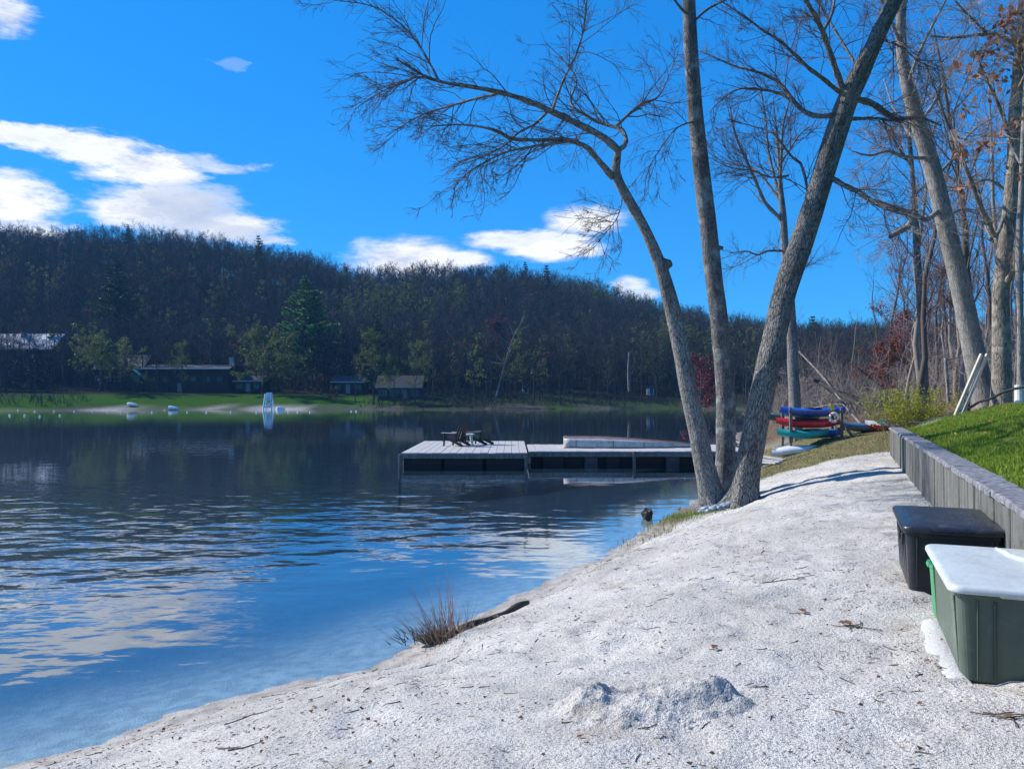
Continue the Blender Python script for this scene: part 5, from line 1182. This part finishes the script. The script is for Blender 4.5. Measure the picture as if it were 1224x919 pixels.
# ------------------------------------------------------------------ the far shore
M_ROOFW = simple('pale_shingle', (.55, .57, .62), .8, .15, 1.5, .01); M_WALLB = simple('dark_board_wall', (.022, .017, .017), .85, .3, 1.2, .01, (1, 1, .3))
M_WALLG = simple('grey_board_wall', (.026, .028, .032), .85, .25, 1.2, .01); M_ROOFD = simple('dark_shingle', (.06, .06, .065), .85, .3, 2, .01); M_ROOFG = simple('mossy_shingle', (.018, .022, .018), .85, .3, 2, .01)
M_TRIM = simple('white_trim', (.72, .73, .74), .6, .08, 3); M_FRAME = simple('grey_trim', (.20, .20, .21), .6, .15, 3); M_FGLASS = simple('window_glass', (.03, .04, .05), .12, .3, 1); M_BRICK = simple('pale_chimney', (.42, .40, .40), .85, .2, 4)
def house(name, label, px0, px1, Y, depth, wall_h, roof_h, mw, mr, wins=4, chim=None, door=None, over=.5, trim=True, zoff=0.0, storeys=1):
    x0 = (px0-CX)/FPX*Y; x1 = (px1-CX)/FPX*Y; w = x1-x0; zb = gz((x0+x1)/2, Y)+zoff
    t = thing(name, label, 'house', ((x0+x1)/2, Y, zb)); MB().box((0, depth/2, wall_h/2-.5), (w, depth, wall_h+1)).build('wall', mw, t)
    hw = w/2+over; d0, d1, dm = -over, depth+over, depth/2
    V = np.array([(-hw, d0, wall_h-.12), (hw, d0, wall_h-.12), (hw, dm, wall_h+roof_h), (-hw, dm, wall_h+roof_h), (-hw, d1, wall_h-.12), (hw, d1, wall_h-.12)]); V2 = V+np.array([0, 0, .22])
    rf = mk('roof', np.vstack([V, V2]), [np.array([(0, 3, 2, 1), (3, 4, 5, 2), (6, 7, 8, 9), (9, 8, 11, 10), (0, 1, 7, 6), (4, 10, 11, 5), (0, 6, 9, 3), (3, 9, 10, 4), (1, 2, 8, 7), (2, 5, 11, 8)])], mr, t)
    for s_ in (-1, 1): mk('gable', np.array([(s_*(w/2-.01), 0, wall_h), (s_*(w/2-.01), depth, wall_h), (s_*(w/2-.01), depth/2, wall_h+roof_h-.02)]), np.array([[0, 1, 2]]), mw, t)
    if trim: MB().box((0, -over-.03, wall_h+.02), (w+over*2, .05, .24)).build('fascia', M_TRIM if trim == 2 else M_BRICK, t)
    for st in range(storeys):
        zc = wall_h/storeys*(st+.55)
        for k in range(wins):
            xx = -w/2+w*(k+.5)/wins
            if door is not None and k == door and st == 0:
                dr = MB().box((xx, -.03, 1.05), (1.0, .06, 2.1)).build('door', M_FRAME if trim else M_WALLB, t); MB().box((xx+.36, -.075, 1.0), (.06, .03, .14)).build('handle', M_DARK, dr); continue
            fr = MB().box((xx, -.03, zc), (1.5, .06, 1.25)).build('window', M_WALLG if mw is M_WALLB else M_FRAME, t)
            for s_ in (-1, 1): MB().box((xx+s_*.34, -.066, zc), (.6, .02, 1.05)).build('pane', M_FGLASS, fr)
    if chim is not None:
        MB().box((chim*w/2, depth*.42, wall_h+roof_h*.6+.8), (1.1, .9, 2.6), None, .03).build('chimney', M_BRICK, rf); MB().box((chim*w/2, depth*.42, wall_h+roof_h*.6+2.16), (1.3, 1.1, .16)).build('chimney_cap', M_BRICK, rf)
    return t
house('hillside_house', 'house with a pale roof and chimney behind dark spruces, far left', -12, 62, 196, 9, 8.2, 4.0, M_WALLG, M_ROOFW, 5, -.22, None, .6, 0, 0, 2)
hb = house('long_house', 'long dark low house with a pale eave beside the far lawn', 174, 272, 181, 9, 5.4, .9, M_WALLB, M_ROOFD, 6, .97, 2, .8, 2)
for xx in (-8.5, -4.2, 0, 4.2, 8.5): MB().box((xx, -.6, 2.6), (.22, .22, 5.2)).build('porch_post', M_WALLG, hb)
hw_ = house('gabled_house', 'grey house with a white slanting gable board left of the long house', 112, 168, 186, 10, 4.6, 3.6, M_WALLG, M_ROOFD, 5, None, 3, .5, 0)
A = Vector(at(158, 440, 184.6))-hw_.location; B = Vector(at(173, 452, 184.6))-hw_.location; MB().bar(A, B, .2, .5).build('gable_board', M_TRIM, hw_)
house('low_cottage', 'low dark cottage behind the right end of the far lawn', 281, 312, 184, 7, 2.6, 1.2, M_WALLB, M_ROOFD, 3, None, 1, .5, 1)
house('shore_cabin', 'dark cabin half hidden by red brown shrubs on the far lawn', 398, 434, 180, 7, 2.6, 1.4, M_WALLB, M_ROOFD, 3, None, 1, .5, 1)
house('mossy_cabin', 'cabin with a mossy roof among trees on the far shore', 452, 502, 166, 7, 2.6, 2.4, M_WALLG, M_ROOFG, 4, None, 2, .6, 1)
def shed(label, px, Y, w, h, zo=0.0):
    x, y, z = on(px, Y); t = thing('white_shed', label, 'shed', (x, y, z+zo), .2); MB().box((0, 0, h/2-.3), (w, w*.8, h+.6), None, .02).build('wall', M_TRIM, t)
    mk('roof', np.array([(-w*.6, -w*.5, h), (w*.6, -w*.5, h), (w*.6, 0, h+.6), (-w*.6, 0, h+.6), (-w*.6, w*.5, h), (w*.6, w*.5, h)]), [np.array([(0, 1, 2, 3), (3, 2, 5, 4)]), np.array([(0, 3, 4), (1, 5, 2)])], M_ROOFD, t); MB().box((w*.1, -w*.41, .8), (.7, .04, 1.5)).build('door', M_WALLG, t)
shed('small white shed among trees right of the leaning pale sycamore', 628, 186, 1.2, 1.0)
shed('small white shed among trees beyond the right end of the dock', 777, 186, 1.4, 1.5)
# lifeguard chair
M_LG = simple('pale_blue_paint', (.40, .58, .70), .55, .12, 3)
p = at(321, 490, 150.2); t = thing('lifeguard_tower', 'pale blue lifeguard tower at the edge of the far beach', 'lifeguard tower', (p[0], 150.2, 0.05))
for sx in (-1, 1):
    for sy in (-1, 1): MB().bar((sx*.85, sy*.8, -.3), (sx*.48, sy*.45, 3.0), .18, .18).build('leg', M_LG, t)
for z_, w_ in ((.5, 1.62), (1.15, 1.5), (1.85, 1.3)):
    MB().bar((-w_/2, -.75+z_*.12, z_), (w_/2, -.75+z_*.12, z_), .07, .34).build('rung', M_LG, t)
MB().box((0, 0, 2.2), (1.3, 1.2, .14)).build('platform', M_LG, t); MB().box((0, .42, 2.75), (1.15, .1, .9), None, .02).build('seat_back', M_LG, t); MB().box((0, 0, 2.55), (1.0, .7, .1)).build('seat', M_LG, t)
MB().box((0, -.46, 2.9), (1.05, .08, .18)).build('front_rail', M_LG, t)
for sx in (-1, 1): MB().box((sx*.52, 0, 2.9), (.09, .9, .12)).build('armrest', M_LG, t)
# float line and far boats
M_BUOY = simple('white_buoy', (.70, .72, .72), .5, .1, 6)
bme = MB().lathe([(.02, -.14), (.11, -.1), (.15, 0), (.11, .1), (.04, .14), (.03, .17)], 10); bme = mk_me('float', np.concatenate(bme.V), bme.F_by_size(), M_BUOY, True)
for k, (px, py) in enumerate([(8, 489), (22, 491), (33, 489), (42, 492), (65, 492), (89, 492), (111, 492), (129, 492), (145, 493), (182, 493), (197, 490), (205, 494), (224, 493), (247, 493), (276, 493), (307, 493), (332, 493), (345, 493), (356, 493), (371, 493), (420, 492), (426, 492), (12, 497), (30, 497), (48, 498), (72, 497)]):
    Y = 2355/(py-474.0)*1.0; x = (px-CX)/FPX*Y
    if shore_d(np.array([x]), np.array([Y]))[0] > -.8: Y = Y*.96; x = (px-CX)/FPX*Y
    o = link('buoy', bme); o.location = (x, Y, .04); o.rotation_euler = (.1, .15, k)
    tag(o, 'small white swim line float on the water off the far beach', 'float', 'swim line floats off the far beach')
for k, (px, Y, L, lab) in enumerate(((159, 149, 1.7, 'white rowboat pulled up on the far beach, left of the pair'), (208, 148.5, 1.7, 'white rowboat pulled up on the far beach, right of the pair'), (336, 151, 1.5, 'small white dinghy on the far beach right of the lifeguard tower'))):
    x = (px-CX)/FPX*Y; t = thing('rowboat', lab, 'boat', (x, Y, max(.02, gz(x, Y))), .2*k, None); Sx = hull_sections(L, 1.2, .55)
    mk('hull', Sx.reshape(-1, 3)-[L/2, 0, 0], [Fs, np.array([[idx(0, j) for j in range(m_)]])], M_KW, t, True); MB().tube(np.c_[Sx[:, 0, 0]-L/2, np.zeros(n_), Sx[:, m_//2, 2]+.012], .03, 6).build('keel', M_KW, t, True)

# conifers and leafing trees of the far shore
def conifer(seed, h, w, mat_l, nw, nb, dens, size, droop, gap=.12, thin=1.0):
    r = np.random.default_rng(seed); n = 8; z = np.linspace(0, 1, n); P = np.c_[np.zeros(n), np.zeros(n), z*h]; P[:, 2] -= .3*(z == 0); q = h*.011*(1-.92*z)+.01
    V, F = tubes(P[None], q[None], 7); tm = mk_me('trunk', V, F, TW, True); bp = []; pts = []
    for k in range(nw):
        u = gap+(1-gap)*(k/nw)**.9; L0 = w*(1-u)**.75*(.75+.5*r.uniform())*thin
        for b in range(nb):
            if r.uniform() < .12: continue
            a = r.uniform(0, 6.28); L = L0*r.uniform(.55, 1.15)+.15; t_ = np.linspace(0, 1, 6)
            p = np.c_[np.cos(a)*L*t_, np.sin(a)*L*t_, u*h+L*(droop*t_+.22*t_**2)]; bp.append(p); m_2 = max(4, int(dens*L)); f = r.uniform(.15, 1, m_2)
            pp = np.stack([np.interp(f, t_, p[:, j]) for j in range(3)], -1)+r.normal(0, .06+.10*L*.3, (m_2, 3))*np.array([1, 1, .45]); pts.append(pp)
    V, F = tubes(np.array(bp), np.broadcast_to(np.linspace(.045, .012, 6), (len(bp), 6)), 3); cm = mk_me('crown', V, F, TW, False)
    pt = np.concatenate(pts); n_ = len(pt); d = unit(r.normal(size=(n_, 3))*np.array([1, 1, .5])); sd = unit(np.cross(d, r.normal(size=(n_, 3)))); l = size*r.uniform(.6, 1.4, (n_, 1))
    Vb = np.stack([pt-d*l*.5, pt+sd*l*.28, pt+d*l*.5, pt-sd*l*.28], 1).reshape(-1, 3)
    return tm, cm, mk_me('foliage', Vb, np.arange(n_*4).reshape(-1, 4), mat_l, False, {'tint': np.repeat(r.uniform(0, 1, n_), 4)})
def far(meshes, name, label, px, Y, sc=1.0, group=None, rz=0.0, cat='tree'):
    x, y, z = on(px, Y); return plant_tree(meshes, name, label, cat, (x, y, z-.1), rz, sc, group)
far(conifer(301, 28, 10.5, LF_WPINE, 22, 8, 34, .70, .10, .22), 'white_pine', 'tall bright green pine standing out above the far lawn trees', 366, 190)
far(conifer(302, 30, 9.0, LF_PINE, 24, 7, 26, .60, .05, .25), 'pine_tree', 'tall dull green pine behind the round tree at far left', 137, 214)
SPR = conifer(303, 10, 2.2, LF_SPR, 22, 7, 40, .30, -.25, .05); SPR2 = conifer(304, 8.5, 2.4, LF_SPR, 20, 7, 40, .30, -.25, .05)
for k, (px, Y, s_, lab) in enumerate(((42, 170, 1.1, 'dark spruce in the middle of the row before the pale roof'), (22, 172, .98, 'dark spruce just left of the tallest in front of the pale roof'), (57, 172, .85, 'short dark spruce at the right end of the pale roof'), (4, 170, .9, 'dark spruce at the left edge of the photo'))): far(SPR if k % 2 == 0 else SPR2, 'spruce_tree', lab, px, Y, s_, 'spruces before the pale roofed house', k)
WIL = round_tree(311, 12, .86, LF_WIL, .30, 13000, TW_F, base=.2, up=.03); WIL2 = round_tree(312, 12, .90, LF_WIL, .30, 14000, TW_F, base=.2, up=.02); WIL3 = round_tree(313, 16, .30, LF_WIL, .30, 3200, TW_F, base=.25, up=.08)
far(WIL, 'leafing_tree', 'round olive green leafing tree on the left of the far lawn', 118, 172, .95); far(WIL2, 'leafing_tree', 'round olive green leafing tree behind the lifeguard tower', 314, 172, 1.05); far(WIL3, 'leafing_tree', 'slender olive green tree in front of the mossy cabin', 472, 158, .62, None, 1); far(WIL3, 'leafing_tree', 'slim pale tree at the right corner of the mossy cabin', 497, 159, .8, None, 3); far(WIL3, 'leafing_tree', 'tall thin yellow green tree beside the mossy cabin', 446, 160, .95)
far(WIL3, 'leafing_tree', 'slender pale green tree in front of the long dark house', 218, 176, .72, None, 2)
BR = round_tree(314, 5, .5, leaf_mat('brown_shrub_leaf', (.07, .035, .03), (.13, .07, .05)), .26, 1800, TW_F, base=.05)
far(BR, 'brown_shrub', 'red brown shrub left of the dark cabin on the far lawn', 383, 176, 1, None, 0, 'shrub'); far(BR, 'brown_shrub', 'low tan shrub at the right end of the far lawn', 399, 168, .62, None, 1, 'shrub')
RB = round_tree(315, 12, .34, leaf_mat('plum_leaf', (.075, .02, .03), (.12, .045, .05)), .34, 2400, TW_F, base=.3); far(RB, 'plum_tree', 'plum coloured budding tree behind the leaning pale sycamore', 595, 205, 1.35)
YP = 163; t = trunk_thing('pale_sycamore', 'pale sycamore leaning right on the far shore', 'tree', [(591, 482, YP), (598, 455, YP), (605, 430, YP), (613, 405, YP), (622, 388, YP), (627, 372, YP)], [2.4, 2.1, 1.8, 1.4, 1.0, .6], BK_R, 40, 10,
    [(16, (-3, 0, .5), .22), (16, (-2.0, 0, 2.6), .18), (22, (2.2, .3, 3.0), .16), (28, (-1.2, 0, 3.4), .12), (30, (2.6, 0, 1.2), .1), (24, (-2.4, .4, 2.2), .12), (33, (1.2, -.4, 2.4), .08), (19, (1.6, .4, 3), .10)])
trunk_thing('dead_white_stem', 'dead white stem standing in dark trees beyond the dock', 'dead tree', [(752, 468, 175), (751, 445, 175), (752, 421, 175)], [3.0, 2.6, 1.6], BK_G, 20, 8, [(8, (1.0, 0, .7), .09), (14, (-.8, 0, .9), .07)])
# bare trees, each its own, along the far shore
FB = [bare_tree(400+k, 15, .34, TW_F, TW_F, l_, None, .28, 3, nl=20, ang=(.55, 1.15), up=.07, fat=1.8) for k, l_ in enumerate((.05, -.06, 0, .12))]
FG = [bare_tree(420, 14, .30, TW_F, TW_F, .05, (.40, LF_WIL, .9), .25), bare_tree(421, 12, .30, TW_F, TW_F, -.04, (.34, LF_BUD, .5), .25)]
rng = np.random.default_rng(500); sp2 = []
for k in range(3000):
    px = rng.uniform(-60, 905); Y = rng.uniform(158, 222); x = (px-CX)/FPX*Y
    d_ = shore_d(np.array([x]), np.array([Y]))[0]
    if d_ < 4: continue
    if px < 425 and Y < 186 and not (rng.uniform() < .02): continue
    if 425 < px < 520 and 164 < Y < 176: continue
    if all((x-a)**2+(Y-b)**2 > 3.6**2 for a, b in sp2): sp2.append((x, Y))
    if len(sp2) >= 190: break
for k, (x, Y) in enumerate(sp2):
    g_ = k % 9 in (3, 7); me = FG[k % 2] if g_ else FB[k % 4]
    lab = ('tree just coming into green leaf on the far shore' if k % 2 == 0 else 'small tree with reddish buds on the far shore') if g_ else 'bare dark tree standing on the far shore'
    plant_tree(me, 'far_budding_tree' if g_ else 'far_bare_tree', lab, 'tree', (x, Y, gz(x, Y)-.1), rng.uniform(0, 6.28), rng.uniform(.7, 1.15), ('greening trees on the far shore' if k % 2 == 0 else 'reddish trees on the far shore') if g_ else 'bare trees on the far shore')
# low scrub along the far waterline
r = np.random.default_rng(69); n = 2600; yy = r.uniform(145, 178, n); xs = r.uniform(-125, 46, n); sd_ = shore_d(xs, yy); lawnx = (xs > -82) & (xs < -30)
ok = (sd_ > .8) & (sd_ < 14) & (~lawnx | (sd_ > 40)); xs, yy = xs[ok], yy[ok]; n = len(xs); b0 = np.c_[xs, yy, H(xs, yy)-.1]; P = [b0]; d = unit(np.c_[r.normal(0, .4, (n, 2)), np.ones(n)]); L = r.uniform(.8, 3.6, n)
for k in range(4): d = unit(d+r.normal(0, .2, (n, 3))); P.append(P[-1]+d*(L/4)[:, None])
P = np.stack(P, 1); q = np.broadcast_to(np.linspace(.05, .02, 5), (n, 5)); a2, r2 = spawn(r, P, q, 8, .1, 1, .4, 1.2, .5, .6, 4, .2, (0, 0, 1), 0, .022)
crown_mesh([(P, q, 3), (a2, r2, 3)], TW_F, None, 'far_scrub')

# ------------------------------------------------------------------ the wooded hill: one far-off mass
hill_src = bpy.data.collections.new('hill_tree_kinds')
def src(i, meshes):
    me0 = [m for m in meshes if m]; Vs, Fs, mi, n = [], [], [], 0; tint = []
    for k, m in enumerate(me0):
        v = np.empty(len(m.vertices)*3, np.float32); m.vertices.foreach_get('co', v); f = np.empty(len(m.loops), np.int32); m.loops.foreach_get('vertex_index', f)
        Vs.append(v.reshape(-1, 3)); Fs.append(f.reshape(-1, 4)+n); mi.append(np.full(len(f)//4, k)); n += len(v)//3
        t_ = np.zeros(len(v)//3, np.float32)
        if 'tint' in m.attributes: m.attributes['tint'].data.foreach_get('value', t_)
        tint.append(t_)
    me = mk_me('hill_tree', np.concatenate(Vs), np.concatenate(Fs), None, False, {'tint': np.concatenate(tint)})
    for m in me0: me.materials.append(m.materials[0])
    if len(me0) > 1: me.polygons.foreach_set('material_index', np.concatenate(mi).astype(np.int32))
    o = bpy.data.objects.new('kind_%02d' % i, me); hill_src.objects.link(o)
kinds = [bare_tree(440+k, 15, .33, TW_F, TW_F, l_, None, .32, 3, nl=18, ang=(.55, 1.15), up=.07, fat=2.6) for k, l_ in enumerate((.04, -.06, .0, .08))]+[FG[0], FG[1], conifer(305, 19, 3.6, LF_PINE, 16, 5, 12, .8, .0, .2)]
for i, m in enumerate(kinds): src(i, m)
rng = np.random.default_rng(900); N = 10500; Y = np.sqrt(rng.uniform(182**2, 366**2, N)); X = rng.uniform(-.86, .86, N)*Y
pk = rng.choice(7, N, p=[.235, .235, .225, .225, .05, .025, .005]); hm = fbm2(X*.02, Y*.02, 3, 95); pk = np.where((hm > .62) & (rng.uniform(0, 1, N) < .35), 4, pk)
pts = np.stack([X, Y, H(X, Y)-.2], -1)
me = bpy.data.meshes.new('hill_forest'); me.from_pydata(pts.tolist(), [], [])
me.attributes.new('pick', 'INT', 'POINT').data.foreach_set('value', pk.astype(np.int32)); me.attributes.new('turn', 'FLOAT', 'POINT').data.foreach_set('value', rng.uniform(0, 6.28, N).astype(np.float32)); me.attributes.new('size', 'FLOAT', 'POINT').data.foreach_set('value', rng.uniform(.62, 1.12, N).astype(np.float32))
hf = link('hill_forest', me, None, 'stuff')
ng = bpy.data.node_groups.new('scatter', 'GeometryNodeTree'); ng.interface.new_socket('Geometry', in_out='INPUT', socket_type='NodeSocketGeometry'); ng.interface.new_socket('Geometry', in_out='OUTPUT', socket_type='NodeSocketGeometry')
G = NT(ng); gi = G.add('NodeGroupInput'); go = G.add('NodeGroupOutput'); ci = G.add('GeometryNodeCollectionInfo'); ci.inputs['Collection'].default_value = hill_src; ci.inputs['Separate Children'].default_value = True; ci.inputs['Reset Children'].default_value = True
def attr(nm, ty): nd = G.add('GeometryNodeInputNamedAttribute', data_type=ty); nd.inputs['Name'].default_value = nm; return nd.outputs['Attribute']
rot = G.add('ShaderNodeCombineXYZ', {2: attr('turn', 'FLOAT')})
e2r = G.add('FunctionNodeEulerToRotation', {0: rot.outputs[0]})
iop = G.add('GeometryNodeInstanceOnPoints'); iop.inputs['Pick Instance'].default_value = True
for k, v in (('Points', gi.outputs[0]), ('Instance', ci.outputs[0]), ('Instance Index', attr('pick', 'INT')), ('Rotation', e2r.outputs[0]), ('Scale', attr('size', 'FLOAT'))): ng.links.new(v, iop.inputs[k])
ng.links.new(iop.outputs[0], go.inputs[0]); md = hf.modifiers.new('scatter', 'NODES'); md.node_group = ng
# ------------------------------------------------------------------ air
hm_, ht, hb_ = material('haze_air'); ht.n.remove(hb_)
pv = ht.add('ShaderNodeVolumePrincipled', {'Color': (.22, .55, 1.0, 1), 'Density': .00022, 'Anisotropy': 0.0})
ht.l.new(pv.outputs[0], next(n for n in ht.n if n.type == 'OUTPUT_MATERIAL').inputs['Volume'])
MB().box((0, 272, 47), (1000, 770, 104)).build('haze', hm_, None, False, 'stuff')
#END
